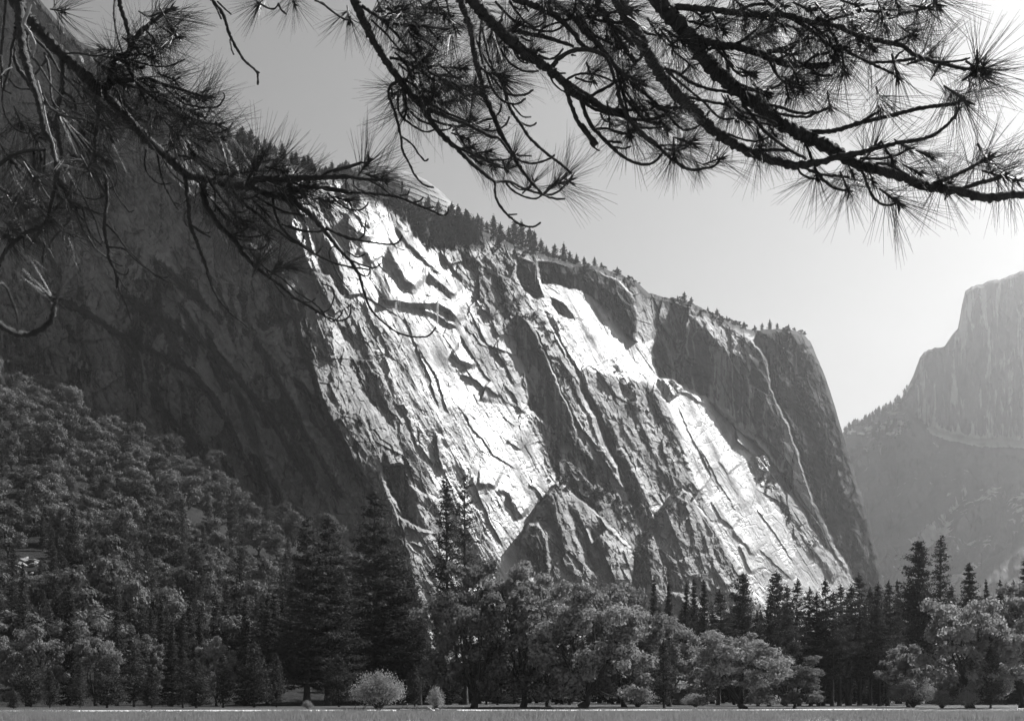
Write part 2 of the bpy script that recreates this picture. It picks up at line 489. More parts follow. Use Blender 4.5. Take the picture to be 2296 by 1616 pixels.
# broken grey rock at the head of the slabs and the dark gully below the arch's left foot
attr([(1000, 500), (1160, 560), (1205, 600), (1160, 730), (1120, 760), (1060, 650), (1010, 590)], 18, stain_shade=0.5, gloss=0.3, rough=1.2)
attr([(1030, 690), (1120, 740), (1180, 900), (1170, 930), (1120, 880), (1060, 790)], 18, stain_shade=0.35, gloss=0.4, rough=0.7)
region([(1158, 580), (1200, 590), (1205, 640), (1218, 670), (1195, 672), (1172, 650), (1158, 620)], 18, 0.25, -0.1, soft=3, stain_shade=0.6, rough=0.8)
region([(1120, 600), (1160, 585), (1160, 640), (1172, 660), (1140, 690), (1118, 650)], -5, 1.0, 0.35, soft=4, rough=1.2, stain_shade=0.5)

# --- the long dark rib in the middle with its parallel grooves
region([(1167, 704), (1190, 715), (1222, 790), (1262, 880), (1292, 965), (1288, 1010), (1250, 965), (1215, 940), (1183, 905), (1178, 840), (1160, 790), (1157, 745)],
       -10, 0.32, -0.02, soft=2.5, stain_shade=0.5, gloss=0.25, rough=0.5)
region([(1167, 702), (1215, 700), (1260, 770), (1300, 860), (1360, 1000), (1400, 1090), (1372, 1060), (1320, 985), (1290, 940), (1250, 850), (1205, 745)],
       -14, 1.15, 0.42, soft=2.5, stain_shade=0.4, gloss=0.4, rough=0.9)
rib([(1218, 700), (1262, 790), (1310, 880), (1350, 970), (1392, 1060)], -16, 9, 13)
rib([(1300, 850), (1340, 930), (1375, 1010), (1406, 1100)], -14, 8, 11)
rib([(1262, 800), (1300, 890), (1340, 980), (1368, 1040)], 4.4, 7, 9)
rib([(1340, 870), (1372, 950), (1405, 1040), (1420, 1110)], 4.95, 8, 10)
attr([(1290, 820), (1480, 870), (1500, 930), (1580, 1120), (1540, 1110), (1500, 1100), (1420, 1180), (1390, 1090)], 14, stain_shade=0.5, gloss=0.3, rough=1.15)
region([(1382, 1000), (1400, 1010), (1440, 1090), (1466, 1140), (1478, 1180), (1440, 1185), (1412, 1120), (1390, 1060)], -6, 0.1, 0.0, soft=3, stain_shade=0.6, rough=0.7)
rib([(1405, 880), (1450, 980), (1500, 1080)], 5.5, 14, 16)
rib([(1440, 860), (1490, 960), (1540, 1080)], -8, 10, 14)
rib([(1365, 800), (1400, 880), (1430, 960)], -8, 9, 14)
# ledgy ground under the rib
attr([(1195, 930), (1300, 980), (1400, 1110), (1420, 1200), (1350, 1180), (1260, 1080), (1230, 1060)], 16, stain_shade=0.6, gloss=0.2, rough=1.3)

# --- second white slab under the arch
region([(1238, 672), (1262, 680), (1288, 722), (1262, 718), (1246, 708)], 16, 0.1, -0.2, soft=2.5, stain_shade=0.5, rough=0.4)
edge([(1335, 690), (1352, 705), (1372, 720)], 4.4, 14, 8)
# the arch: a roof leaning out over the slab, its rim and right pillar
region([(1202, 588), (1250, 592), (1300, 598), (1345, 610), (1385, 630), (1412, 660), (1426, 700), (1432, 766), (1412, 762), (1395, 735), (1368, 700), (1335, 676), (1290, 650), (1250, 638), (1214, 640)],
       -5, 0.78, 0.06, anchor=(1345, 678), soft=2.0, stain_shade=0.8, gloss=0.05, rough=0.8)
edge([(1215, 606), (1280, 612), (1340, 634), (1385, 668), (1408, 705)], 4.4, 30, 6, (0.5, -0.86))
region([(1390, 612), (1425, 632), (1452, 660), (1468, 700), (1470, 760), (1445, 772), (1430, 755), (1426, 700), (1412, 655)], -2, 1.25, 0.42, soft=3, stain_shade=0.45, gloss=0.25, rough=0.6)
# --- the striped wall of the column, standing over the third slab
region([(1455, 660), (1500, 668), (1590, 700), (1680, 760), (1715, 800), (1726, 870), (1765, 945), (1792, 1030), (1815, 1100), (1850, 1180), (1895, 1270), (1925, 1330),
        (1880, 1262), (1846, 1205), (1800, 1130), (1758, 1062), (1706, 1012), (1650, 958), (1618, 926), (1560, 880), (1500, 850), (1480, 842), (1462, 800), (1470, 740)],
       -2, 0.80, 0.0, anchor=(1560, 872), soft=2.5, stain_shade=0.6, gloss=0.05, rough=0.75)
region([(1470, 664), (1590, 698), (1680, 750), (1700, 800), (1640, 790), (1590, 770), (1560, 745), (1530, 770), (1480, 770), (1470, 720)], -6, 1.1, 0.45, soft=10, rough=1.1, stain_shade=0.6, gloss=0.3, keep=0.4)
edge([(1470, 700), (1500, 740), (1530, 790), (1570, 810)], 4.4, 26, 6)
edge([(1540, 690), (1575, 730), (1600, 770), (1640, 800)], 4.95, 26, 7)
edge([(1650, 750), (1680, 790), (1700, 830), (1720, 850)], 4.4, 22, 6)
edge([(1600, 905), (1660, 950), (1720, 990), (1770, 1040)], 4.9, 40, 9, (0.5, -0.86))
edge([(1480, 790), (1530, 800), (1560, 830), (1600, 850)], 3.5, 30, 4)
rib([(1727, 872), (1748, 900), (1765, 950), (1790, 1020), (1812, 1090), (1835, 1150)], 6.6, 4, 8, taper=0.08)
# outer face of the column
region([(1700, 742), (1765, 735), (1805, 748), (1850, 836), (1900, 1000), (1960, 1210), (2030, 1480), (1960, 1400), (1925, 1330), (1880, 1240), (1835, 1150), (1800, 1045), (1765, 940), (1735, 872), (1715, 800)],
       -2.0, 0.93, 0.12, anchor=(1772, 960), soft=6, stain_shade=0.85, gloss=0.05, rough=1.5)
rib([(1760, 800), (1790, 900), (1830, 1020), (1880, 1160), (1930, 1290)], -14, 12, 16)
rib([(1800, 790), (1830, 900), (1868, 1010), (1910, 1150), (1950, 1280)], 6.6, 12, 12)
rib([(1780, 860), (1815, 980), (1860, 1110), (1900, 1220)], 4.4, 9, 9)

# --- third white slab, its foot and side ribs
attr([(1485, 850), (1540, 870), (1640, 930), (1720, 1010), (1800, 1130), (1880, 1260), (1890, 1310), (1720, 1360), (1660, 1290), (1600, 1150), (1545, 1060), (1500, 920)], 10, stain_shade=0.06, gloss=0.9, rough=0.18)
region([(1478, 848), (1510, 850), (1530, 870), (1520, 885), (1495, 900), (1482, 885)], -8, 0.6, 0.1, soft=2.5, rough=1.0)
edge([(1520, 874), (1545, 882), (1568, 898), (1590, 905)], 4.95, 24, 7)
edge([(1612, 928), (1640, 950), (1645, 975)], 4.95, 18, 8)
region([(1650, 960), (1688, 985), (1700, 1020), (1676, 1010), (1655, 985)], -8, 1.6, 0.8, soft=2.5, gloss=0.7)
region([(1676, 1025), (1714, 1022), (1728, 1045), (1712, 1075), (1690, 1068), (1678, 1048)], -7, 0.4, 0.1, soft=2.5, stain_shade=0.6, rough=1.0)
attr([(1700, 1070), (1760, 1062), (1850, 1200), (1920, 1300), (1880, 1310), (1800, 1230), (1740, 1140)], 10, stain_shade=0.45, gloss=0.3, rough=1.25)
rib([(1720, 1060), (1760, 1120), (1810, 1210), (1870, 1300)], 5.5, 9, 12)
rib([(1740, 1050), (1790, 1120), (1845, 1210), (1900, 1295)], -10, 9, 10)
edge([(1612, 1030), (1628, 1048), (1640, 1062)], 4.4, 20, 7)
edge([(1550, 1078), (1562, 1092), (1572, 1100)], 4.9, 20, 6)
edge([(1520, 900), (1545, 960), (1575, 1020), (1600, 1080)], 2.8, 30, 2.5)
edge([(1570, 1000), (1610, 1080), (1660, 1160)], 2.8, 30, 2.5)
edge([(1645, 1183), (1668, 1210), (1692, 1245)], 5.5, 14, 7)
edge([(1658, 1215), (1672, 1250), (1690, 1285)], 4.9, 12, 5)
edge([(1590, 1110), (1620, 1160), (1655, 1190)], 3.5, 30, 3)
edge([(1690, 1130), (1740, 1200), (1790, 1270)], 3.5, 26, 3)
edge([(1700, 1230), (1735, 1255), (1780, 1300)], 3.5, 20, 3)

# --- two pinnacles at the foot
region([(1236, 1092), (1246, 1084), (1258, 1086), (1276, 1100), (1300, 1122), (1360, 1175), (1418, 1235), (1425, 1330), (1160, 1330), (1160, 1240), (1172, 1212), (1200, 1165), (1220, 1125)],
       -26, 1.0, 0.48, soft=2.5, inflate=17, iw=20, stain_shade=0.22, gloss=0.25, rough=1.2, warp=1.3)
region([(1190, 1172), (1210, 1172), (1224, 1200), (1231, 1290), (1180, 1290), (1158, 1245), (1170, 1212)], -4, 0.0, 0.05, soft=4, stain_shade=0.5, rough=0.9)
rib([(1248, 1100), (1254, 1160), (1272, 1230), (1296, 1300)], 6.05, 16, 20)
rib([(1268, 1110), (1285, 1170), (1306, 1230), (1330, 1300)], -10, 10, 16)
rib([(1318, 1180), (1338, 1220), (1356, 1255)], -9, 8, 12)
edge([(1330, 1150), (1370, 1190), (1415, 1230)], 4.2, 20, 4)
region([(1508, 1098), (1530, 1093), (1552, 1110), (1600, 1168), (1640, 1240), (1668, 1292), (1710, 1352), (1700, 1420), (1416, 1420), (1416, 1250), (1440, 1220), (1470, 1190), (1490, 1130)],
       -34, 0.88, 0.42, soft=2.5, inflate=20, iw=18, stain_shade=0.3, gloss=0.2, rough=1.3, warp=1.3)
region([(1416, 1235), (1440, 1218), (1470, 1230), (1462, 1290), (1450, 1330), (1416, 1330)], -3, 0.3, 0.2, soft=9, stain_shade=0.7, rough=1.5, keep=0.45)
region([(1496, 1255), (1520, 1262), (1530, 1330), (1500, 1330)], 6, 0.0, 0.0, soft=3, stain_shade=0.6)
rib([(1532, 1100), (1548, 1150), (1556, 1210), (1560, 1255)], 4.4, 8, 12)
rib([(1555, 1115), (1580, 1170), (1605, 1240), (1640, 1310)], -7, 8, 14)
rib([(1575, 1135), (1610, 1200), (1640, 1270)], 4.2, 7, 12)
edge([(1600, 1310), (1640, 1330), (1690, 1345)], 4.2, 20, 5, (0.2, -1))
edge([(1440, 1215), (1500, 1240), (1520, 1250)], 4.4, 20, 5, (0.2, -1))

attr([(690, 440), (800, 440), (835, 520), (780, 570), (700, 510)], 18, stain_shade=0.4, gloss=0.62, rough=0.8)
region([(1452, 655), (1500, 668), (1545, 690), (1535, 760), (1500, 850), (1478, 842), (1460, 800), (1466, 740)], 0, 1.02, 0.36, anchor=(1482, 836), soft=7, stain_shade=0.6, gloss=0.15, rough=1.0)
attr([(965, 1050), (1060, 1040), (1110, 1290), (1000, 1290), (985, 1180)], 14, stain_shade=0.1, gloss=0.85, rough=0.35)
# --- forested shoulder below the dome
attr([(760, 395), (1030, 485), (1100, 530), (1080, 560), (960, 560), (880, 470), (780, 430)], 10, stain_shade=1.0, gloss=0.0, rough=1.2)
# --- relief at every scale: jointed blocks, flutes down the fall line, grain
hs = (5.0 * facets(S_ / 46, T_ / 120, 1) + 2.6 * facets(S_ / 19, T_ / 46, 5) + 1.2 * facets(S_ / 8, T_ / 19, 9)) * ROUGH * np.clip(0.4 + ROUGH, 0, 1.1)
hs += 3.2 * fbm(S_ / 34, T_ / 150, 4, 12) * (0.22 + 1.1 * ROUGH) + 2.2 * fbm(PX / 10, PY / 12, 4, 20) * ROUGH * ROUGH
hs += 1.0 * fbm(S_ / 6, T_ / 46, 3, 25) + 0.35 * fbm(PX / 3.5, PY / 4, 2, 28)
# smaller sheets everywhere on the slabs: sharp low lips
lip = (fbm(S_ / 75 + 0.6 * fbm(PX / 60, PY / 60, 3, 33), T_ / 120 + 0.5 * fbm(PX / 40, PY / 40, 2, 38), 3, 30) * 3.2 + S_ / 60)
patch = sstep(0.0, 0.35, fbm(PX / 50, PY / 65, 3, 44))
hs += (0.10 + 1.1 * patch) * (lip - np.floor(lip)) ** 1.5 * (1 - 0.4 * ROUGH)
ck = fbm(S_ / 24, T_ / 80, 3, 60)
hs -= 1.0 * np.exp(-(ck / 0.035) ** 2) * sstep(0.05, 0.3, fbm(PX / 60, PY / 60, 3, 64))
ck = fbm(S_ / 60 + 0.3 * fbm(PX / 20, PY / 20, 2, 67), T_ / 34, 3, 66)
hs -= 0.9 * np.exp(-(ck / 0.03) ** 2) * sstep(0.1, 0.35, fbm(PX / 50, PY / 70, 3, 69))
D -= hs
# the rim rounds away to the back
rr_ = np.maximum(PY - rid[None, :], 0)
slope = np.abs(np.gradient(rid, c_px)); rr_ = rr_ / np.sqrt(1 + slope[None, :] ** 2)
D += 22 * np.clip(1 - rr_ / 9, 0, 1) ** 2
STAIN_SHADE = np.maximum(STAIN_SHADE, 1.15 * (1 - sstep(4, 22, rr_ + 8 * fbm(PX / 18, PY / 18, 3, 47))))
GLOSS = GLOSS * sstep(4, 20, rr_)
STAIN_SHADE = np.clip(STAIN_SHADE + 0.25 * fbm(PX / 70, PY / 70, 3, 40), 0, 1.2)
GLOSS = np.clip(GLOSS * (0.80 + 0.9 * fbm(S_ / 13, T_ / 190, 4, 48) + 0.6 * fbm(PX / 40, PY / 40, 4, 46)), 0, 1.1)

X_ = U * D; Z_ = ZC + Wv * D
nback = 10
bk = np.linspace(0, 1, nback + 1)[1:] ** 1.4 * 420
u0, w0, d0 = U[0], Wv[0], D[0]
BX = np.where(u0[None, :] < 0, u0[None, :] * (d0[None, :] + bk[:, None]), u0[None, :] * d0[None, :] + 0 * bk[:, None])
BY = d0[None, :] + bk[:, None]
BZ = ZC + w0[None, :] * d0[None, :] + bk[:, None] * w0[None, :] * 0.45 - 3 * np.minimum(bk[:, None] / 60, 1)
Vx = np.concatenate([BX[::-1], X_]); Vy = np.concatenate([BY[::-1], D]); Vz = np.concatenate([BZ[::-1], Z_])
pad = lambda a, v: np.concatenate([np.full((nback, a.shape[1]), v), a])
V = np.stack([Vx, Vy, Vz], -1).reshape(-1, 3)
me = mesh_np('granite_cliff', V, grid_quads(nr + nback, len(c_px)), False, {'stain_shade': pad(STAIN_SHADE, 1.0), 'gloss': pad(GLOSS, 0.0)})
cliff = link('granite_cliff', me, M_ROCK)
tag(cliff, 'granite valley wall with sunlit white slabs and a shaded face', 'cliff', kind='structure')


def cliff_at(px, py):
    i = int(np.clip(round((px - c_px[0]) / STEP), 0, len(c_px) - 1))
    j = int(np.argmin(np.abs(PY[:, i] - py)))
    return Vector((X_[j, i], D[j, i], Z_[j, i]))


def far_mass(name, silh, bottom, depth, step, rows, amp, mat, label, cat, regions=(), back=500, stain_shade=0.5, rnd=20, rw=14, seed=3, jit=2.0, kx=0.45):
    """a mountain seen beyond: silhouette, its front at depth(px,py), a back that falls away"""
    cp = np.arange(silh[0][0], silh[-1][0] + 1, step)
    rd = interp_line(silh, cp) + jit * fbm(cp / (8 * step), cp * 0, 3, seed)
    px = np.repeat(cp[None], rows, 0); py = rd[None] + (bottom - rd[None]) * np.linspace(0, 1, rows)[:, None]
    d, st = depth(px, py, rd[None])
    d = d - amp * (fbm(px / 30, py / 80, 5, seed + 2) + 0.15 * facets(px / 14, py / 60, seed + 4))
    dist = np.maximum(py - rd[None], 0) / np.sqrt(1 + np.gradient(rd, cp)[None] ** 2)
    d = d + rnd * np.clip(1 - dist / rw, 0, 1) ** 2
    u = (px - CX) / F; w = (YH - py) / F
    b = np.linspace(0, 1, 9)[1:] * back
    bx_ = u[0][None] * (d[0][None] + b[:, None]); by_ = d[0][None] + b[:, None]
    bz_ = ZC + w[0][None] * d[0][None] - b[:, None] * kx * 0
    V = np.stack([np.concatenate([bx_[::-1], u * d]), np.concatenate([by_[::-1], d]), np.concatenate([bz_[::-1], ZC + w * d])], -1).reshape(-1, 3)
    stt = np.concatenate([np.full((8, len(cp)), 0.6), st])
    me = mesh_np(name, V, grid_quads(rows + 8, len(cp)), False, {'stain_shade': stt, 'gloss': stt * 0})
    o = link(name, me, mat); tag(o, label, cat, kind='structure')
    return lambda x, y: Vector((lambda i, j: (u[j, i] * d[j, i], d[j, i], ZC + w[j, i] * d[j, i]))(int(np.clip(round((x - cp[0]) / step), 0, len(cp) - 1)),
                                int(np.argmin(np.abs(py[:, int(np.clip(round((x - cp[0]) / step), 0, len(cp) - 1))] - y)))))


# --- rounded granite dome behind the shoulder
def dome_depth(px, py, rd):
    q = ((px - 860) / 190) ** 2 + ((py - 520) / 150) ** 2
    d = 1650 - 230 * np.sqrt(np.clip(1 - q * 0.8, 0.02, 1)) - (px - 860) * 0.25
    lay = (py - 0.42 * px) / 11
    return d - 2.5 * (lay - np.floor(lay)), np.full(px.shape, 0.75) + 0.3 * fbm(px / 25, py / 50, 3, 3) - 1.1 * sstep(900, 985, px + 0.5 * (470 - py))  # right flank made paler: the sunlight on it is painted in


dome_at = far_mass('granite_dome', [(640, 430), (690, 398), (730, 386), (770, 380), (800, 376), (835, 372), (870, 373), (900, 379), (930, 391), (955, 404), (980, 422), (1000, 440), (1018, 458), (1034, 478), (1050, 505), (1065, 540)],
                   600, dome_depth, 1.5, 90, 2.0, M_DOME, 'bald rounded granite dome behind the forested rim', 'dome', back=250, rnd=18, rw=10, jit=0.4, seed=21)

# --- half-domed mountain in the haze at the valley's end
def hd_depth(px, py, rd):
    d = 3500 + (px - 2200) * -0.35 + (1000 - py) * 0.2
    shelf = interp_line([(1880, 960), (1960, 925), (2030, 920), (2085, 957), (2130, 972), (2200, 985), (2330, 990), (2600, 1010)], px)
    low = py - shelf
    wob = 14 * fbm(px / 40, py / 40, 3, 7)
    lower = np.maximum(low + wob, 0)
    d = d - 1.5 * lower - 0.25 * lower * (px - 2150) / 200 - 40 * sstep(0, 8, low + wob * 0.3)
    # lit ground at the left foot, ribs running down to the left below
    rib_ = np.abs(((px + 0.95 * py) / 95 + 0.4 * fbm(px / 90, py / 90, 3, 9)) % 1 - 0.5)
    d = d + sstep(20, 160, low) * 90 * rib_
    leftm = 1 - sstep(2000, 2060, px + 10 * fbm(px / 20, py / 20, 3, 2))
    leftm = leftm * (1 - sstep(30, 90, low))
    d = d + leftm * (-(px - 2030) * 0.15)
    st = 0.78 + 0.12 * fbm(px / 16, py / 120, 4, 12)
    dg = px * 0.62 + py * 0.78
    st = st + sstep(8, 26, low) * (0.30 + 0.25 * fbm(px / 60, py / 40, 3, 15)) - sstep(60, 140, low) * np.clip(0.9 * fbm(dg / 26, (px - py) / 260, 4, 17) + 0.25, 0, 0.9) * sstep(2020, 2150, px + 0.4 * (py - 1100))  # diagonal light on the lower slope painted in as paler streaks
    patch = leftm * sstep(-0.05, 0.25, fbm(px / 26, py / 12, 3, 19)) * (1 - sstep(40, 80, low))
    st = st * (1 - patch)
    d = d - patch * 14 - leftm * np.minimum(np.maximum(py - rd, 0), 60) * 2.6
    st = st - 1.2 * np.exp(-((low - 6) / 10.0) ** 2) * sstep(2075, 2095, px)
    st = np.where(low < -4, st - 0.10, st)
    return d, np.clip(st, 0, 1)


HD = [(1840, 1015), (1870, 985), (1890, 970), (1920, 950), (1960, 926), (2000, 908), (2024, 892), (2034, 868), (2046, 845), (2062, 802), (2072, 788), (2092, 783), (2118, 776), (2134, 752), (2148, 735),
      (2156, 690), (2164, 655), (2178, 643), (2192, 638), (2212, 633), (2250, 622), (2296, 609), (2360, 600), (2450, 640), (2560, 760), (2700, 900)]
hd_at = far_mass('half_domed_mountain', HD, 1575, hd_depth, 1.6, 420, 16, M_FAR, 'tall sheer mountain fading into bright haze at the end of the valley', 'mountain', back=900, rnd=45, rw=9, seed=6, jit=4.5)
# ------------------------------------------------------------------ ground
def sheet(name, pts, z, mat, label, cat):
    V = np.array([(x, y, z) for x, y in pts], float)
    n = len(pts) // 2
    if name == 'shaded_forest_floor':
        me = bpy.data.meshes.new(name); me.from_pydata([tuple(v) for v in V], [], [tuple(range(len(pts)))])
        o = link(name, me, mat); tag(o, label, cat, kind='structure'); return o
    Q = np.array([(i, i + 1, len(pts) - 2 - i, len(pts) - 1 - i) for i in range(n - 1)])
    o = link(name, mesh_np(name, V, Q), mat); tag(o, label, cat, kind='structure'); return o


gx = np.concatenate([[-4000, -1500, -600], np.arange(-260, 261, 4.0), [600, 1500, 5000]])
gy = np.concatenate([[-40, 20], np.arange(56, 260, 3.0), [320, 500, 900, 1800, 3500, 5000]])
GX, GY = np.meshgrid(gx, gy)
near = (np.abs(GX) < 261) & (GY > 50) & (GY < 260)
GZ = np.where(near, 0.10 * fbm(GX / 26, GY / 18, 3, 50), 0.0) * (GY < 128)
link_me = mesh_np('meadow', np.stack([GX, GY, GZ], -1).reshape(-1, 3), grid_quads(len(gy), len(gx))[:, ::-1], True)
meadow = link('meadow', link_me, M_TURF); tag(meadow, 'flat grassy meadow in front of the tree line', 'meadow', kind='structure')

# pale sand strip along the far edge of the meadow: wide on the left, a thin line on the right
sx = np.linspace(-90, 110, 90)
nearY = 131 + 0.17 * (sx + 70) + 2.2 * fbm(sx / 16, sx * 0, 3, 51) + 9 * sstep(30, 60, sx)
farY = nearY + 15 - 4 * sstep(-10, 20, sx) + 2.0 * fbm(sx / 20, sx * 0 + 4, 2, 53)
sheet('sand_strip', list(zip(sx, nearY)) + list(zip(sx[::-1], farY[::-1])), 0.045, M_SAND, 'pale strip of bare sand along the far edge of the meadow', 'sand strip')

sheet('shaded_forest_floor', [(-320, 152), (-60, 151), (-20, 154), (0, 160), (30, 170), (60, 172), (120, 182), (320, 190), (1200, 1500), (-1200, 1500)], 0.05, M_TREESHADE, 'ground under the trees, darkened as tree shade', 'forest floor')
# grass blades, tufts of three blades
ng = 52000
gyy = 66 + 66 * RNG.random(ng) ** 0.8; gxx = (RNG.random(ng) - 0.5) * 0.9 * gyy
gxx = gxx
cl = fbm(gxx / 7, gyy / 5, 3, 55)
hgt = 0.30 * (0.7 + 0.7 * RNG.random(ng)) * (1 + 0.9 * cl)
a = RNG.random((ng, 3)) * 6.283
base = np.stack([gxx, gyy, np.full(ng, -0.02)], -1)[:, None, :] + 0.06 * RNG.normal(size=(ng, 3, 3)) * np.array([1, 1, 0])
dirv = np.stack([np.cos(a), np.sin(a), a * 0], -1)
tip = base + np.array([0, 0, 1]) * hgt[:, None, None] + dirv * 0.12
side_ = np.stack([-np.sin(a), np.cos(a), a * 0], -1) * 0.022
GV = np.stack([base - side_, base + side_, tip], 2).reshape(-1, 3)
grass = link('meadow_grass', mesh_np('meadow_grass', GV, np.arange(len(GV)).reshape(-1, 3)), M_GRASS)
tag(grass, 'long grass covering the meadow in the foreground', 'grass', kind='stuff')

# ------------------------------------------------------------------ talus slope under the shaded wall
TOP = [(-330, 740), (0, 878), (100, 892), (180, 935), (250, 960), (330, 1003), (450, 1048), (560, 1150), (640, 1172), (700, 1200), (760, 1250), (840, 1330), (900, 1400), (960, 1480), (1020, 1545), (1060, 1575)]
def talus_z(u, Y):
    px = CX + u * F
    ytop = interp_line(TOP, px); Dt = 905.0
    zt = np.maximum((YH - ytop) / F * Dt, 0)
    t = np.clip((Y - 215) / (Dt - 215), 0, 1.2)
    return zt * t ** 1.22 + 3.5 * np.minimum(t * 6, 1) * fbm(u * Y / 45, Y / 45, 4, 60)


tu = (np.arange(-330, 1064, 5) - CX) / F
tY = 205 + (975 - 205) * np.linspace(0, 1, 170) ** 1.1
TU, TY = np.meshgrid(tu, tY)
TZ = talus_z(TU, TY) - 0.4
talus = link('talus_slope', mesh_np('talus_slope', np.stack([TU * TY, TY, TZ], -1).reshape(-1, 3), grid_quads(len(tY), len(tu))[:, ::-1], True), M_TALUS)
tag(talus, 'wooded slope of fallen rock below the shaded wall', 'slope', kind='structure')


def on_talus(px, py):
    """the point of the slope seen at (px, py)"""
    u = (px - CX) / F; wv = (YH - py) / F
    Y = np.linspace(215, 975, 400)
    z = talus_z(np.full_like(Y, u), Y)
    k = np.where(z / Y >= wv)[0]
    if len(k) == 0: return None
    y = Y[k[0]]
    return Vector((u * y, y, float(talus_z(np.array([u]), np.array([y]))[0]) - 0.3))


# ------------------------------------------------------------------ tree building
def tube(pts, rad, sides=7, jitter=0.0, rng=RNG):
    """tapered tube through pts -> verts, quads"""
    P = np.array(pts, float); n = len(P)
    T = np.gradient(P, axis=0); T /= np.linalg.norm(T, axis=1)[:, None] + 1e-9
    up = np.array([0.31, 0.17, 0.93]) if abs(T[0][2]) < 0.9 else np.array([1.0, 0.1, 0])
    A = np.cross(T, up); A /= np.linalg.norm(A, axis=1)[:, None] + 1e-9
    B = np.cross(T, A)
    th = np.arange(sides) / sides * 2 * np.pi
    r = np.broadcast_to(np.asarray(rad, float), (n,))[:, None] * (1 + jitter * rng.normal(size=(n, sides)))
    V = P[:, None, :] + r[..., None] * (np.cos(th)[None, :, None] * A[:, None, :] + np.sin(th)[None, :, None] * B[:, None, :])
    i = np.arange(n * sides).reshape(n, sides)
    Q = np.stack([i[:-1], np.roll(i[:-1], -1, 1), np.roll(i[1:], -1, 1), i[1:]], -1).reshape(-1, 4)
    return V.reshape(-1, 3), Q


class Geo:
    def __init__(s): s.v = []; s.q = []; s.n = 0
    def add(s, V, Q): s.v.append(V); s.q.append(Q + s.n); s.n += len(V)
    def mesh(s, name, smooth=False):
        return mesh_np(name, np.concatenate(s.v), np.concatenate(s.q), smooth)


def leaf_quads(C, size, rng, aspect=0.6, flat=0.0, along=None):
    """n small randomly turned leaf faces at C"""
    n = len(C)
    a = rng.normal(size=(n, 3))
    if along is not None: a = a * 0.75 + along * 1.0
    a[:, 2] *= (1 - flat)
    a /= np.linalg.norm(a, axis=1)[:, None]
    b = np.cross(a, rng.normal(size=(n, 3))); b /= np.linalg.norm(b, axis=1)[:, None] + 1e-9
    s = (size * (0.6 + 0.8 * rng.random(n)))[:, None]
    a = a * s; b = b * s * aspect
    V = np.stack([C - a * 0.5, C + b * 0.5, C + a * 0.5, C - b * 0.5], 1)
    return V.reshape(-1, 3), np.arange(n * 4).reshape(n, 4)


def leaf_faces(C, size, rng, out, bias=0.7, aspect=0.6):
    """leaf faces that look outwards from their clump, each with its own tilt"""
    n = len(C)
    nr_ = out * bias + rng.normal(size=(n, 3)) * (1 - bias) * 0.9
    nr_ /= np.linalg.norm(nr_, axis=1)[:, None] + 1e-9
    a = np.cross(nr_, rng.normal(size=(n, 3))); a /= np.linalg.norm(a, axis=1)[:, None] + 1e-9
    b = np.cross(nr_, a)
    s = (size * (0.55 + 0.9 * rng.random(n)))[:, None]
    V = np.stack([C - a * s * 0.5, C + b * s * aspect * 0.5, C + a * s * 0.5, C - b * s * aspect * 0.5], 1)
    return V.reshape(-1, 3), np.arange(n * 4).reshape(n, 4)


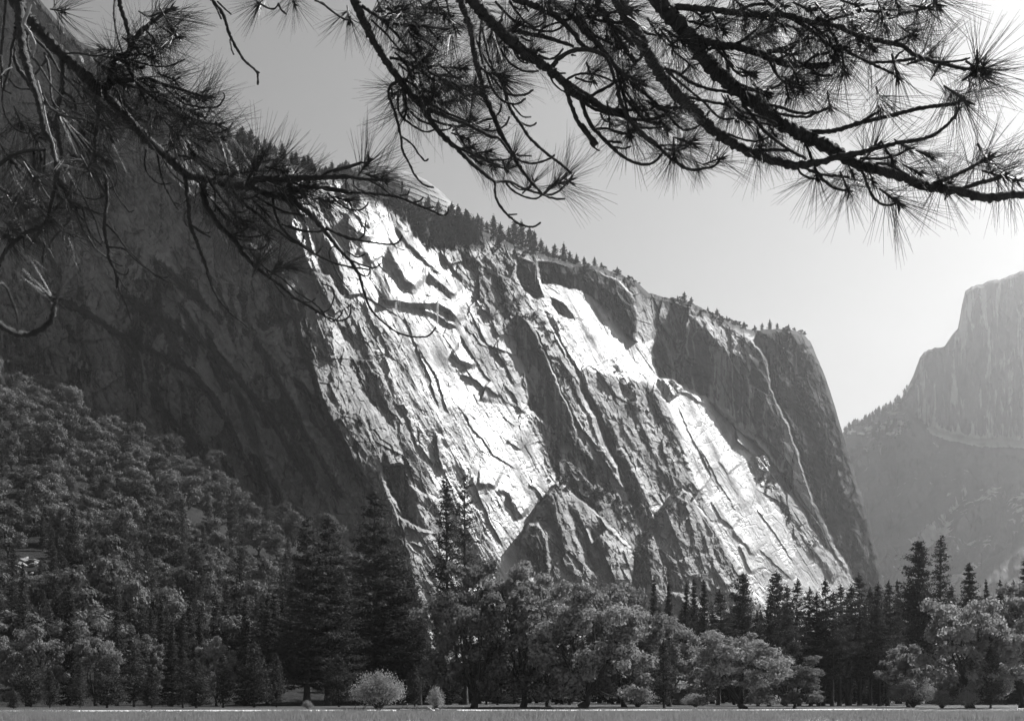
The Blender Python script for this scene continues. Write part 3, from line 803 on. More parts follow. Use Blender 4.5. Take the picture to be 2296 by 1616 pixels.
def make_conifer(name, h, r, rng, base=0.12, shape=0.9, whorls=34, per=5, leaf=0.42, dens=26, droop=-0.25, trunk_r=0.42, lean=0.0, ragged=0.3, clump=0.55, mat=None, top_round=0.0):
    """trunk with whorled boughs; foliage of small sprays gathered in clumps along each bough"""
    tr = Geo(); cr = Geo()
    zt = np.linspace(0, 1, 14)
    bend = rng.normal(size=2) * 0.006 * h
    axis = lambda t: np.array([bend[0] * math.sin(t * 3) + lean * h * t, bend[1] * math.sin(t * 2.3), h * t])
    tr.add(*tube([axis(t) for t in zt], trunk_r * (1 - zt * 0.95), 8, 0.04, rng))
    tr.v[0][:8] *= np.array([1.35, 1.35, 1])
    ph0 = rng.random() * 6.28; tw = rng.uniform(2, 6)
    for k in range(whorls):
        ph = rng.random() * 6.28
        for j in range(per):
            if rng.random() < 0.16: continue
            t = base + (1 - base) * (k + rng.random() * 1.25) / whorls
            if t > 0.985: continue
            s = (1 - t) / (1 - base)
            rad = r * (min(1, s ** shape + top_round * s * (1 - s)) * 0.92 + 0.02) * min(1.0, 0.72 + 2.2 * (1 - s))
            an = ph + j * 6.283 / per + rng.normal() * 0.35
            rad *= 1 + 0.20 * math.sin(an - ph0 + tw * t) + 0.13 * math.sin(17 * t + ph0)
            L = rad * (1 - ragged * rng.random()) * (1.12 if rng.random() < 0.12 else 1)
            up = droop * (1 - 0.5 * (1 - s)) + 0.55 * (1 - s) + rng.normal() * 0.08
            d = np.array([math.cos(an), math.sin(an), 0])
            q = np.linspace(0, 1, 5)
            P = axis(t)[None] + d[None] * (q * L)[:, None] + np.array([0, 0, 1.0])[None] * (L * (up * q + 0.22 * q * q))[:, None]
            tr.add(*tube(P, (0.05 + 0.03 * L) * (1 - 0.85 * q) * min(1, trunk_r / 0.3), 4, 0, rng))
            nc = max(2, int(L / clump / 0.9))
            for c in range(nc):
                f = 0.28 + 0.76 * (c + rng.random()) / nc
                ctr = P[0] + (np.array([np.interp(min(f, 1), q, P[:, i]) for i in range(3)]) - P[0]) * max(1, f)
                wd = clump * (0.55 + 0.7 * f) * (0.7 + 0.6 * rng.random()) * (0.3 + 0.7 * min(1, s * 2.2) ** 0.7)
                side = np.array([-d[1], d[0], 0]) * rng.normal() * 0.30 * L * f * (1.15 - f * 0.6)
                nn = max(4, int(dens * wd))
                off = rng.normal(size=(nn, 3))
                C = ctr + side + off * np.array([wd, wd, wd * 0.45]) * 0.6
                h2 = nn // 2
                cr.add(*leaf_quads(C[:h2], leaf, rng, 0.34, 0.25, d * 0.6 + np.array([0, 0, 0.35])))
                cr.add(*leaf_faces(C[h2:], leaf * 0.9, rng, off[h2:] * 0.5 + np.array([0, 0, 0.5]) + d * 0.4, 0.6, 0.45))
    C = axis(0.985) + rng.normal(size=(26, 3)) * np.array([0.16, 0.16, 0.7]) * clump
    cr.add(*leaf_quads(C, leaf, rng, 0.34, 0, np.array([0, 0, 0.8])))
    return assemble(name, tr, cr, mat)


def assemble(name, tr, cr, mat):
    root = empty(name, (0, 0, 0))
    link('trunk', tr.mesh('trunk', True), M_BARK, root)
    link('crown', cr.mesh('crown'), mat or M_PINELEAF, root)
    return root


def make_oak(name, h, r, rng, blobs=46, leaves=330, leaf=0.42, trunk_r=0.5, low=0.25, limbs=6, mat=None, blob_r=0.2, lean=0.1, squash=1.0, skirt=0.0, bias=0.66):
    """broadleaf tree: forked trunk, crooked limbs reaching to leaf clumps that leave gaps between them"""
    tr = Geo(); cr = Geo()
    fork = np.array([lean * h * 0.2, 0, h * (low * 0.8 + 0.05)])
    zt = np.linspace(0, 1, 6)
    tr.add(*tube([fork * t + np.array([0.12 * h * lean * math.sin(t * 3), 0, 0]) for t in zt], trunk_r * (1.25 - 0.45 * zt), 9, 0.05, rng))
    ctr = np.array([lean * h * 0.3, 0, h * (0.5 + low * 0.42)]); rz = h * (0.5 - low * 0.42)
    cen = []
    tries = 0
    while len(cen) < blobs and tries < 4000:
        tries += 1
        v = rng.normal(size=3); v /= np.linalg.norm(v)
        if v[2] < -0.75 + skirt * -0.2: continue
        k = (0.45 + 0.55 * rng.random() ** 0.45)
        lump = 1 + 0.22 * math.sin(3.1 * v[0] * 2 + 1.7 * v[1] * 3 + r) + 0.12 * rng.normal()
        c = ctr + v * np.array([r, r, rz]) * k * lump * 0.86
        if v[2] < 0: c[2] = ctr[2] + v[2] * rz * k * (0.9 + skirt)
        if all(np.linalg.norm((c - o) / np.array([1, 1, 0.8])) > blob_r * r * 0.72 for o in cen): cen.append(c)
    mains = []
    for i in range(limbs):
        an = i * 6.283 / limbs + rng.normal() * 0.3
        e = ctr + np.array([math.cos(an) * r * 0.45, math.sin(an) * r * 0.45, rz * (0.05 + 0.5 * rng.random())])
        q = np.linspace(0, 1, 8)
        mid = fork * 0.5 + e * 0.5 + np.array([math.cos(an) * r * 0.12, math.sin(an) * r * 0.12, -0.04 * h]) + rng.normal(size=3) * 0.03 * h
        P = ((1 - q) ** 2)[:, None] * fork + (2 * q * (1 - q))[:, None] * mid + (q ** 2)[:, None] * e + rng.normal(size=(8, 3)) * 0.012 * h * q[:, None]
        tr.add(*tube(P, trunk_r * (0.62 - 0.42 * q), 6, 0.04, rng)); mains.append(P)
    allp = np.concatenate(mains)
    for c in cen:
        s = allp[np.argmin(np.linalg.norm(allp - c + np.array([0, 0, 0.1 * h]), axis=1))]
        q = np.linspace(0, 1, 6)
        P = s + (c - s) * q[:, None] + rng.normal(size=(6, 3)) * 0.014 * h * (q * (1 - q) * 4)[:, None] + np.array([0, 0, -0.05 * h]) * (q * (1 - q))[:, None] * 2
        tr.add(*tube(P, trunk_r * (0.16 - 0.13 * q), 4, 0, rng))
        br = blob_r * r * (0.65 + 0.6 * rng.random())
        nn = int(leaves * (br / (blob_r * r)) ** 2)
        v = rng.normal(size=(nn, 3)); v /= np.linalg.norm(v, axis=1)[:, None]
        rad = (0.35 + 0.75 * rng.random(nn) ** 0.6)
        # sprigs: leaves gather in small bunches
        bun = rng.normal(size=(max(6, nn // 14), 3)); bun /= np.linalg.norm(bun, axis=1)[:, None]
        pick = bun[rng.integers(0, len(bun), nn)]
        v = pick * 0.8 + v * 0.45
        C = c + v * rad[:, None] * br * np.array([1.1, 1.1, 0.72 * squash])
        cr.add(*leaf_faces(C, leaf, rng, v + np.array([0, 0, 0.25]), bias, 0.7))
    return assemble(name, tr, cr, mat or M_OAKLEAF)


def make_shrub(name, h, r, rng, stems=22, leaves=2600, leaf=0.16, mat=None):
    """many stems fanning out from the ground, leaves towards their ends"""
    root = empty(name, (0, 0, 0)); tr = Geo(); cr = Geo()
    per = leaves // stems
    for i in range(stems):
        an = rng.random() * 6.283; o = rng.random() ** 0.6
        e = np.array([math.cos(an) * r * o, math.sin(an) * r * o, h * (1.0 - 0.55 * o ** 2.2) * (0.8 + 0.25 * rng.random())])
        q = np.linspace(0, 1, 6)
        P = e * q[:, None] + np.array([0, 0, 1]) * (0.22 * h * o * q * (1 - q) * 2)[:, None] + rng.normal(size=(6, 3)) * 0.02 * h * q[:, None]
        tr.add(*tube(P, 0.012 * h * (1 - 0.8 * q), 4, 0, rng))
        f = 0.35 + 0.7 * rng.random(per) ** 0.7
        C = np.stack([np.interp(f, q, P[:, k]) for k in range(3)], -1) + rng.normal(size=(per, 3)) * 0.085 * h
        C[:, 2] = np.maximum(C[:, 2], 0.03)
        cr.add(*leaf_quads(C, leaf, rng, 0.45, 0, e / np.linalg.norm(e) * 0.5))
    link('stems', tr.mesh('stems', True), M_BARK, root); link('foliage', cr.mesh('foliage'), mat or M_SHRUBLEAF, root)
    return root


USED = {}


def put(proto, loc, label, cat, group=None, rz=None, sc=1.0, sxy=1.0):
    """the first call places the tree itself, later ones copies of it"""
    if proto in USED: o = copy_tree(proto)
    else: o = proto; USED[proto] = 1
    o.location = loc; o.rotation_euler = (0, 0, random.random() * 6.28 if rz is None else rz)
    o.scale = (sc * sxy, sc * sxy, sc)
    for k in ('label', 'category', 'group'):
        if k in o: del o[k]
    return tag(o, label, cat, group)
# ------------------------------------------------------------------ kinds of tree
r_ = lambda s: np.random.default_rng(s)
PINE = [make_conifer('pine_tree', 40, 6.3, r_(1), base=0.10, shape=0.85, whorls=34, per=6, leaf=0.6, dens=34, clump=0.85, trunk_r=0.55, top_round=0.5),
        make_conifer('pine_tree', 40, 6.8, r_(2), base=0.14, shape=0.8, whorls=30, per=6, leaf=0.6, dens=32, clump=0.9, trunk_r=0.55, ragged=0.45, top_round=0.6),
        make_conifer('pine_tree', 36, 4.6, r_(3), base=0.22, shape=0.75, whorls=30, per=5, leaf=0.55, dens=30, clump=0.8, trunk_r=0.45, ragged=0.45, top_round=0.7)]
CEDAR = [make_conifer('cedar_tree', 24, 3.6, r_(4), base=0.03, shape=1.0, whorls=34, per=7, leaf=0.45, dens=38, clump=0.55, droop=-0.35, trunk_r=0.36),
         make_conifer('cedar_tree', 26, 3.2, r_(5), base=0.05, shape=0.95, whorls=34, per=6, leaf=0.45, dens=36, clump=0.55, droop=-0.3, trunk_r=0.36, ragged=0.4)]
THIN = [make_conifer('thin_pine', 44, 4.6, r_(6), base=0.26, shape=0.62, whorls=36, per=5, leaf=0.48, dens=31, clump=0.85, droop=-0.2, trunk_r=0.46, ragged=0.6),
        make_conifer('thin_pine', 44, 5.0, r_(7), base=0.30, shape=0.6, whorls=31, per=4, leaf=0.48, dens=25, clump=0.76, droop=-0.28, trunk_r=0.46, ragged=0.65),
        make_conifer('thin_pine', 34, 4.4, r_(8), base=0.22, shape=0.5, whorls=28, per=6, leaf=0.55, dens=40, clump=1.05, droop=-0.12, trunk_r=0.42, ragged=0.35, top_round=0.5)]
YOUNG = [make_conifer('young_pine', 9, 2.6, r_(9), base=0.06, shape=0.7, whorls=18, per=6, leaf=0.34, dens=42, clump=0.6, droop=0.05, trunk_r=0.16, top_round=0.7),
         make_conifer('young_pine', 10, 2.3, r_(10), base=0.08, shape=0.8, whorls=20, per=6, leaf=0.34, dens=36, clump=0.55, droop=0.0, trunk_r=0.16, top_round=0.4)]
OAK = [make_oak('oak_tree', 20, 9.5, r_(11), blobs=84, blob_r=0.165, leaves=330, leaf=0.52, trunk_r=0.5, low=0.05, skirt=0.25),
       make_oak('oak_tree', 19, 10.5, r_(12), blobs=90, blob_r=0.16, leaves=330, leaf=0.52, trunk_r=0.6, low=0.05, skirt=0.25, lean=0.25),
       make_oak('oak_tree', 22, 8.0, r_(13), blobs=76, blob_r=0.17, leaves=330, leaf=0.52, trunk_r=0.5, low=0.06, skirt=0.25, lean=-0.1)]
LITOAK = [make_oak('oak_tree', 20, 9.5, r_(15), blobs=84, blob_r=0.165, leaves=330, leaf=0.52, trunk_r=0.5, low=0.05, skirt=0.3, mat=M_LITOAK),
           make_oak('oak_tree', 20, 9.0, r_(16), blobs=80, blob_r=0.165, leaves=330, leaf=0.52, trunk_r=0.5, low=0.06, skirt=0.2, lean=0.2, mat=M_LITOAK)]
SLOPEOAK = [make_oak('slope_oak', 12, 6.2, r_(20 + i), blobs=17, leaves=330, leaf=0.62, trunk_r=0.35, low=0.06, limbs=4, blob_r=0.32, mat=M_SLOPELEAF, skirt=0.1, bias=0.8) for i in range(4)]
SLOPEPINE = [make_conifer('slope_pine', 22, 4.0, r_(30 + i), base=0.08, shape=0.8, whorls=26, per=5, leaf=0.7, dens=17, clump=0.9, trunk_r=0.3, top_round=0.4) for i in range(2)]
SHRUB = [make_shrub('meadow_shrub', 5.0, 4.2, r_(40), stems=60, leaves=9000, leaf=0.26), make_shrub('meadow_shrub', 4.0, 2.6, r_(41), stems=40, leaves=4200, leaf=0.24)]
RIM = [make_conifer('rim_conifer', 14, 3.0, r_(50), base=0.06, shape=0.8, whorls=13, per=5, leaf=1.5, dens=7, clump=1.3, trunk_r=0.3, mat=M_RIDGELEAF, top_round=0.3),
       make_conifer('rim_conifer', 15, 3.6, r_(51), base=0.18, shape=0.55, whorls=11, per=5, leaf=1.6, dens=7, clump=1.5, trunk_r=0.32, mat=M_RIDGELEAF, top_round=0.6, ragged=0.5)]
BUSH = [make_oak('ledge_shrub', 4, 3.0, r_(55), blobs=9, leaves=36, leaf=0.95, trunk_r=0.12, low=0.02, limbs=3, blob_r=0.4, mat=M_RIDGELEAF),
        make_oak('ledge_shrub', 5, 2.4, r_(56), blobs=9, leaves=36, leaf=0.95, trunk_r=0.12, low=0.02, limbs=3, blob_r=0.42, mat=M_RIDGELEAF)]


BRUSH = [make_oak('slope_brush', 4, 3.0, r_(57 + i), blobs=8, leaves=60, leaf=0.7, trunk_r=0.12, low=0.02, limbs=3, blob_r=0.42, mat=M_SLOPELEAF) for i in range(2)]


def ground_pt(px, Y): return Vector(((px - CX) / F * Y, Y, -0.05))


def tall(proto, px, top, Y, H, label, cat, group=None, rz=None, sxy=1.0, base=None):
    """stand a tree of nominal height H at px so that its top is seen at `top`"""
    z0 = -0.05 if base is None else base
    h = ZC + (YH - top) / F * Y - z0
    return put(proto, Vector(((px - CX) / F * Y, Y, z0)), label, cat, group, rz, h / H, sxy)


# ------------------------------------------------------------------ the belt of trees behind the meadow
tall(PINE[0], 688, 1158, 212, 40, 'broad dark pine, left of the tall pair in front of the shaded wall', 'pine', 'big pines of the dark pair', 0.3, 1.35)
tall(PINE[1], 735, 1156, 216, 40, 'broad dark pine, right of the tall pair in front of the shaded wall', 'pine', 'big pines of the dark pair', 2.0, 1.3)
tall(PINE[1], 838, 1096, 232, 40, 'tallest and broadest dark pine, right beside the foot of the lit cliff edge', 'pine', None, 1.2, 1.45)
tall(PINE[0], 893, 1235, 236, 40, 'shorter dark pine leaning on the right flank of the tallest pine', 'pine', None, 4.2, 1.45)
tall(PINE[2], 942, 1340, 228, 36, 'small dark pine filling the gap between the tallest pine and the oaks', 'pine', None, 2.6, 1.3)
tall(THIN[0], 1005, 1072, 248, 44, 'slim dark pine, left of the two against the white slab', 'pine', 'thin pines before the white slab', 1.0, 1.2)
tall(THIN[1], 1042, 1064, 244, 44, 'slim sparser dark pine, right of the two against the white slab', 'pine', 'thin pines before the white slab', 3.3, 1.3)
put(OAK[0], ground_pt(1062, 182), 'tall grey oak below the two thin pines', 'oak', None, 0.8, 1.05, 0.86)
put(OAK[2], ground_pt(1172, 186), 'rounded oak left of the oak with dark arching limbs', 'oak', None, 2.2, 0.98, 0.98)
put(OAK[1], ground_pt(1300, 174), 'wide oak with dark arching limbs in the middle of the tree line', 'oak', None, 0.0, 0.93, 0.98)
put(OAK[0], ground_pt(1400, 190), 'oak on the right shoulder of the wide arching oak', 'oak', None, 4.0, 0.9, 0.85)
put(OAK[2], ground_pt(1500, 205), 'small oak above the pale cabin roof', 'oak', None, 1.4, 0.66, 1.1)
put(OAK[1], ground_pt(1672, 168), 'spreading round oak in front of the dark pine grove', 'oak', None, 2.6, 0.56, 1.28)
put(OAK[0], ground_pt(1780, 172), 'low oak bough mass trailing right before the dark grove', 'oak', None, 5.2, 0.36, 1.3)
put(OAK[2], ground_pt(1230, 196), 'dim oak deep between the rounded oak and the arching oak', 'oak', None, 5.0, 0.72, 1.2)
put(LITOAK[0], ground_pt(2180, 172), 'large sunlit oak at the right end of the tree line', 'oak', None, 1.9, 0.76, 1.0)
put(LITOAK[1], ground_pt(2290, 180), 'sunlit oak cut by the right edge of the view', 'oak', None, 4.4, 0.86, 0.9)
put(LITOAK[1], ground_pt(2040, 190), 'slender pale oak beside the dark grove\'s right end', 'oak', None, 3.1, 0.46, 1.0)
put(OAK[1], ground_pt(60, 205), 'pale crowned oak at the left edge above the young pines', 'oak', None, 1.0, 0.72, 0.8)
put(OAK[0], ground_pt(215, 208), 'pale crowned oak right of the pointed dark cedar', 'oak', None, 3.0, 0.70, 0.65)
put(OAK[2], ground_pt(487, 205), 'pale topped oak among dark cedars below the slope', 'oak', None, 0.2, 0.52, 0.8)
put(OAK[2], ground_pt(330, 215), 'dim oak between two pointed cedars at the slope\'s foot', 'oak', None, 4.6, 0.55, 0.8)

for i, (px, top, Y, k, sx_, lab) in enumerate([
        (155, 1308, 214, 0, 1.2, 'pointed dark cedar between the two pale oaks'),
        (262, 1335, 216, 1, 1.15, 'narrow dark cedar right of the pale oaks'),
        (447, 1367, 214, 0, 1.0, 'small black cedar just left of the pale topped oak'),
        (362, 1345, 222, 1, 1.2, 'cedar standing over the young pines left of centre'),
        (385, 1390, 210, 0, 1.1, 'shorter cedar close beside a taller cedar'),
        (549, 1352, 214, 0, 1.1, 'dark cedar left of the big pine pair'),
        (600, 1330, 224, 1, 1.3, 'tall cedar touching the big pine pair'),
        (50, 1260, 238, 1, 1.0, 'cedar rising from the rock pile at the left edge'),
        (1466, 1296, 262, 1, 1.0, 'first pointed fir below the second pinnacle'),
        (1499, 1308, 258, 0, 0.9, 'second pointed fir below the second pinnacle'),
        (1538, 1306, 266, 1, 1.0, 'third pointed fir below the second pinnacle'),
        (1556, 1296, 274, 0, 0.9, 'fourth pointed fir below the second pinnacle'),
        (1577, 1299, 262, 1, 1.2, 'fifth and fullest fir below the second pinnacle'),
        (1432, 1312, 270, 0, 1.2, 'dark fir half hidden by the oak shoulder'),
        (2173, 1262, 262, 0, 1.5, 'broad pointed conifer right of the two tall slim pines'),
        (2209, 1300, 268, 1, 0.9, 'small narrow conifer right of the broad pointed one'),
        (2242, 1300, 270, 0, 1.0, 'conifer peeping over the sunlit oaks'),
        (2272, 1302, 266, 1, 1.1, 'conifer near the right edge over the sunlit oaks'),
        (2300, 1250, 262, 0, 1.3, 'dark conifer cut by the right edge of the view'),
        (2011, 1300, 274, 1, 0.9, 'slender conifer between the grove and the tall slim pines'),
        (2080, 1320, 276, 0, 1.3, 'conifer filling the gap below the tall slim pines')]):
    tall(CEDAR[k], px, top, Y, (24, 26)[k], lab, 'conifer', 'pointed conifers of the tree belt', None, sx_ * 0.95)

tall(PINE[2], 1610, 1324, 226, 36, 'round shouldered pine above the pale cabin roof', 'pine', None, 0.5, 1.5)
tall(THIN[2], 1664, 1285, 248, 34, 'pine with layered boughs left of the gap in the white slab', 'pine', 'layered pines before the third slab', 1.0, 1.1)
tall(THIN[2], 1739, 1283, 246, 34, 'pine with layered boughs at the left end of the dark grove', 'pine', 'layered pines before the third slab', 2.5, 1.1)
tall(THIN[2], 2059, 1213, 240, 34, 'tall slim pine, left of the two against the hazy mountain', 'pine', 'tall slim pines before the mountain', 0.4, 1.05)
tall(THIN[0], 2110, 1199, 236, 44, 'tall slim pine, right of the two against the hazy mountain', 'pine', 'tall slim pines before the mountain', 2.9, 1.3)
grove = [(1725, 1330), (1762, 1312), (1792, 1299), (1818, 1318), (1846, 1298), (1866, 1325), (1882, 1311), (1905, 1312), (1927, 1289), (1950, 1318), (1972, 1308), (1990, 1304), (1700, 1372), (1835, 1330), (1900, 1330)]
for i, (px, top) in enumerate(grove):
    tall(PINE[2], px, top, 206 + 4.5 * (i % 5) + random.random() * 3, 36, 'dark straight pine packed in the dense grove on the right', 'pine', 'pines of the dense dark grove', None, 1.15 + 0.2 * random.random())
for i, (px, top, Y, k, lab) in enumerate([
        (240, 1472, 176, 0, 'bushy young pine in front of the narrow cedar'), (112, 1500, 178, 1, 'young pine below the left pale oak'),
        (410, 1455, 178, 1, 'bushy young pine below the tall cedars'), (440, 1475, 174, 0, 'young pine right of the bushy one'),
        (30, 1545, 166, 0, 'smallest young pine at the left edge'), (500, 1465, 184, 1, 'young pine below the pale topped oak'),
        (340, 1500, 180, 0, 'young pine between two bushy ones'), (180, 1490, 184, 1, 'young pine at the foot of the pointed cedar'),
        (570, 1440, 186, 0, 'young pine left of the big pair\'s trunks'), (620, 1470, 190, 1, 'young pine under the big pine pair'),
        (1489, 1438, 176, 1, 'single young pine left of the pale cabin'), (2221, 1448, 168, 1, 'young pine before the sunlit oaks on the right'),
        (760, 1470, 196, 0, 'young pine in the shade of the big pines'), (930, 1490, 200, 1, 'young pine behind the small round shrub'),
        (300, 1440, 192, 1, 'young pine standing behind the front row'), (70, 1470, 190, 0, 'young pine below the cut oak on the left')]):
    tall(YOUNG[k], px, top, Y, (9, 10)[k], lab, 'young pine', 'young pines along the meadow', None, 1.0 + 0.15 * random.random())
# second line that closes the view between the front trees
back_row = 'dark conifer of the second line behind the tree belt'
for px in np.arange(-40, 2360, 26):
    top = interp_line([(0, 1400), (600, 1330), (760, 1250), (900, 1350), (960, 1395), (1200, 1400), (1420, 1345), (1640, 1370), (1720, 1365), (2000, 1330), (2150, 1310), (2300, 1330)], px) + 22 * random.random()
    if 975 < px < 1420 : top = max(top, 1400)
    k = random.choice((0, 1))
    tall(CEDAR[k], px + random.uniform(-8, 8), float(top), 276 + 26 * random.random(), (24, 26)[k], back_row, 'conifer', 'second line of conifers', None, 1.6)

put(SHRUB[0], ground_pt(850, 141), 'large pale round shrub on the sand strip', 'shrub', 'shrubs on the sand strip', 0.4, 0.86, 0.92)
put(SHRUB[1], ground_pt(977, 142), 'small pale round shrub right of the large one', 'shrub', 'shrubs on the sand strip', 1.4, 0.68, 0.62)
put(SHRUB[1], ground_pt(690, 158), 'tiny shrub under the big pine pair', 'shrub', None, 2.2, 0.3, 0.9)
put(SHRUB[0], ground_pt(2047, 186), 'dim grey shrub at the right end of the dark grove', 'shrub', None, 3.0, 0.9, 0.95)
put(SHRUB[1], ground_pt(2112, 170), 'dark shrub below the sunlit oaks', 'shrub', None, 0.5, 0.55, 1.3)
put(SHRUB[1], ground_pt(2168, 168), 'dark shrub left of the young pine on the right', 'shrub', None, 4.5, 0.6, 1.1)
put(SHRUB[0], ground_pt(1560, 190), 'low grey shrub before the cabin', 'shrub', None, 1.1, 0.42, 1.3)
put(SHRUB[1], ground_pt(1430, 186), 'dim shrub under the arching oak\'s right side', 'shrub', None, 1.9, 0.9, 1.3)

for i in range(70):
    px = random.uniform(-20, 2320)
    tall(YOUNG[i % 2], px, 1470 + random.uniform(-15, 40), random.uniform(236, 300), (9, 10)[i % 2], 'dark young conifer in the shade behind the front trees', 'young conifer', 'young conifers of the understory', None, 1.7)

# ------------------------------------------------------------------ wood on the talus slope
cnt = 0
gaps = [(55, 1285, 60, 45), (335, 1015, 30, 10), (640, 1178, 26, 9)]
row = 0
py = 872.0
while py < 1500:
    stepx = 48 if py < 1050 else 56
    px = -20 + (row % 2) * stepx / 2
    while px < 900:
        x = px + random.uniform(-12, 12); y = py + random.uniform(-8, 8)
        p = None
        if y > interp_line(TOP, x) + 3 and not any(((x - a) / c) ** 2 + ((y - b) / d) ** 2 < 1 for a, b, c, d in gaps): p = on_talus(x, y)
        if p is not None and p.y > 226 and cnt < 300:
            d_ = p.y
            con = random.random() < (0.10 if y < 1060 else 0.3 if y < 1250 else 0.5)
            zone = 'high on the slope close under the shaded wall' if y < 1060 else ('halfway up the wooded slope' if y < 1240 else 'low on the wooded slope')
            if con:
                o = put(random.choice(SLOPEPINE), p, 'dark pointed pine ' + zone, 'pine', 'pines in the slope wood, ' + zone, None, (0.55 + 0.35 * random.random()) * min(1, 0.55 + d_ / 1300), 1.0)
            else:
                o = put(random.choice(SLOPEOAK), p, 'rounded live oak crown ' + zone, 'oak', 'oaks in the slope wood, ' + zone, None, (0.6 + 0.75 * random.random()) * np.interp(d_, [230, 500, 900], [0.85, 1.15, 1.7]), 1.0)
            cnt += 1
        px += stepx
    py += 22 if py < 1060 else 29
    row += 1
print('slope trees', cnt)
for i, (px, top, base) in enumerate([(165, 1130, 1300), (275, 1150, 1300), (410, 1120, 1250), (520, 1085, 1230), (600, 1090, 1200), (215, 1190, 1330), (330, 1230, 1360), (440, 1200, 1340), (540, 1240, 1390), (640, 1240, 1400), (120, 1220, 1360)]):
    p = on_talus(px, base)
    if p is None: continue
    h = ZC + (YH - top) / F * p.y - p.z
    put(SLOPEPINE[i % 2], p, ('tall dark pine standing clear of the oaks on the slope'), 'pine', 'tall pines on the slope', None, h / 22, 0.8)


for i in range(170):
    x, y = random.uniform(-20, 700), random.uniform(930, 1480)
    if any(((x - a) / c) ** 2 + ((y - b) / d) ** 2 < 0.8 for a, b, c, d in gaps): continue
    p = on_talus(x, y) if y > interp_line(TOP, x) + 4 else None
    if p is None: continue
    put(random.choice(BRUSH), p, 'low dark brush between the trees of the slope wood', 'brush', 'brush on the wooded slope', None, 0.8 + 0.9 * random.random(), 1.3)


# angular blocks of fallen granite in the gaps of the wood
def make_boulder(rng):
    v = rng.normal(size=(30, 3)); v /= np.linalg.norm(v, axis=1)[:, None]
    v *= np.array([1.0, 0.8, 0.55]) * (0.8 + 0.3 * rng.random((30, 1)))
    import bmesh
    bm = bmesh.new()
    for p in v: bm.verts.new(p)
    bmesh.ops.convex_hull(bm, input=bm.verts)
    loose = [q for q in bm.verts if not q.link_faces]
    bmesh.ops.delete(bm, geom=loose, context='VERTS')
    me = bpy.data.meshes.new('talus_block'); bm.to_mesh(me); bm.free(); me.materials.append(M_BOULDER)
    return me


BOULD = [make_boulder(r_(70 + i)) for i in range(4)]
for gi, (a, b, c, d) in enumerate(gaps[:3]):
    for k in range((80, 24, 24)[gi]):
        an = random.random() * 6.28; rr = math.sqrt(random.random())
        p = on_talus(a + math.cos(an) * rr * c, b + math.sin(an) * rr * d)
        if p is None: continue
        o = link('talus_block', random.choice(BOULD))
        s = (0.5 + 1.4 * random.random() ** 2) * p.y / 420
        o.location = p + Vector((0, 0, 0.3 + 0.2 * s)); o.scale = (s * 1.5, s * 1.2, s); o.rotation_euler = (random.uniform(-.4, .4), random.uniform(-.4, .4), random.random() * 6.28)
        tag(o, ('angular pale block in the open rock pile at the slope\'s left edge', 'angular pale block in the small gap high in the slope wood', 'angular pale block in the gap left of the big dark pines')[gi], 'boulder',
            ('blocks of the rock pile on the left', 'blocks in the high gap', 'blocks in the right gap')[gi])

# ------------------------------------------------------------------ trees on the rim and on the ledges
rimlist = [(1044, 469, 500), (1060, 488, 508), (1079, 490, 516), (1092, 500, 522), (1107, 484, 530), (1122, 505, 535), (1140, 510, 546), (1153, 501, 550), (1170, 498, 555), (1188, 516, 562), (1198, 520, 566), (1213, 540, 570),
           (1225, 552, 574), (1245, 551, 582), (1264, 547, 584), (1278, 566, 588), (1294, 570, 592), (1310, 578, 596), (1334, 577, 600), (1350, 590, 604), (1385, 599, 614), (1536, 657, 680), (1522, 664, 682), (1552, 668, 686),
           (1590, 688, 700), (1610, 694, 708), (1631, 709, 722), (1671, 723, 742), (1695, 729, 744), (1712, 726, 742), (1729, 717, 740), (1745, 726, 740), (1771, 727, 740), (1784, 735, 744)]
for i, (px, top, base) in enumerate(rimlist):
    p = cliff_at(px, base - 3); p = p + Vector((0, 8, -1.0))
    h = ZC + (YH - top) / F * p.y - p.z
    put(RIM[i % 2], p, 'dark conifer on the cliff rim against the pale sky right of the dome' if px < 1400 else 'dark conifer on the rim above the striped wall', 'conifer',
        'conifers along the rim right of the dome' if px < 1400 else 'conifers on the rim above the striped wall', None, h / 14.5, 0.95)
for i in range(46):
    px = random.uniform(500, 790); p = cliff_at(px, 300 + (px - 500) * 0.36 + 8)
    i_ = int(round((px - c_px[0]) / STEP)); p = Vector((X_[0, i_], D[0, i_], Z_[0, i_])) + Vector((0, random.uniform(5, 40), 0)); p.z += (p.y - D[0, i_]) * Wv[0, i_] * 0.45 - 2
    put(random.choice(RIM), p, 'dark conifer in the row on the rim left of the dome', 'conifer', 'conifers along the rim left of the dome', None, (0.6 + 0.65 * random.random()), 1.0)
shoulder = [(790, 415), (860, 445), (1030, 500), (1090, 530), (1080, 552), (985, 565), (935, 545), (905, 500), (860, 462)]
k = 0
while k < 150:
    px = random.uniform(780, 1100); py = random.uniform(405, 570)
    if poly_sdf(shoulder, np.array([px]), np.array([py]))[0] < 0: continue
    p = cliff_at(px, py) + Vector((0, 2, -1)); k += 1
    put(random.choice(RIM), p, 'dark conifer in the wood on the shoulder below the dome', 'conifer', 'conifers on the shoulder below the dome', None, 0.35 + 0.95 * random.random() ** 1.6, 1.0)
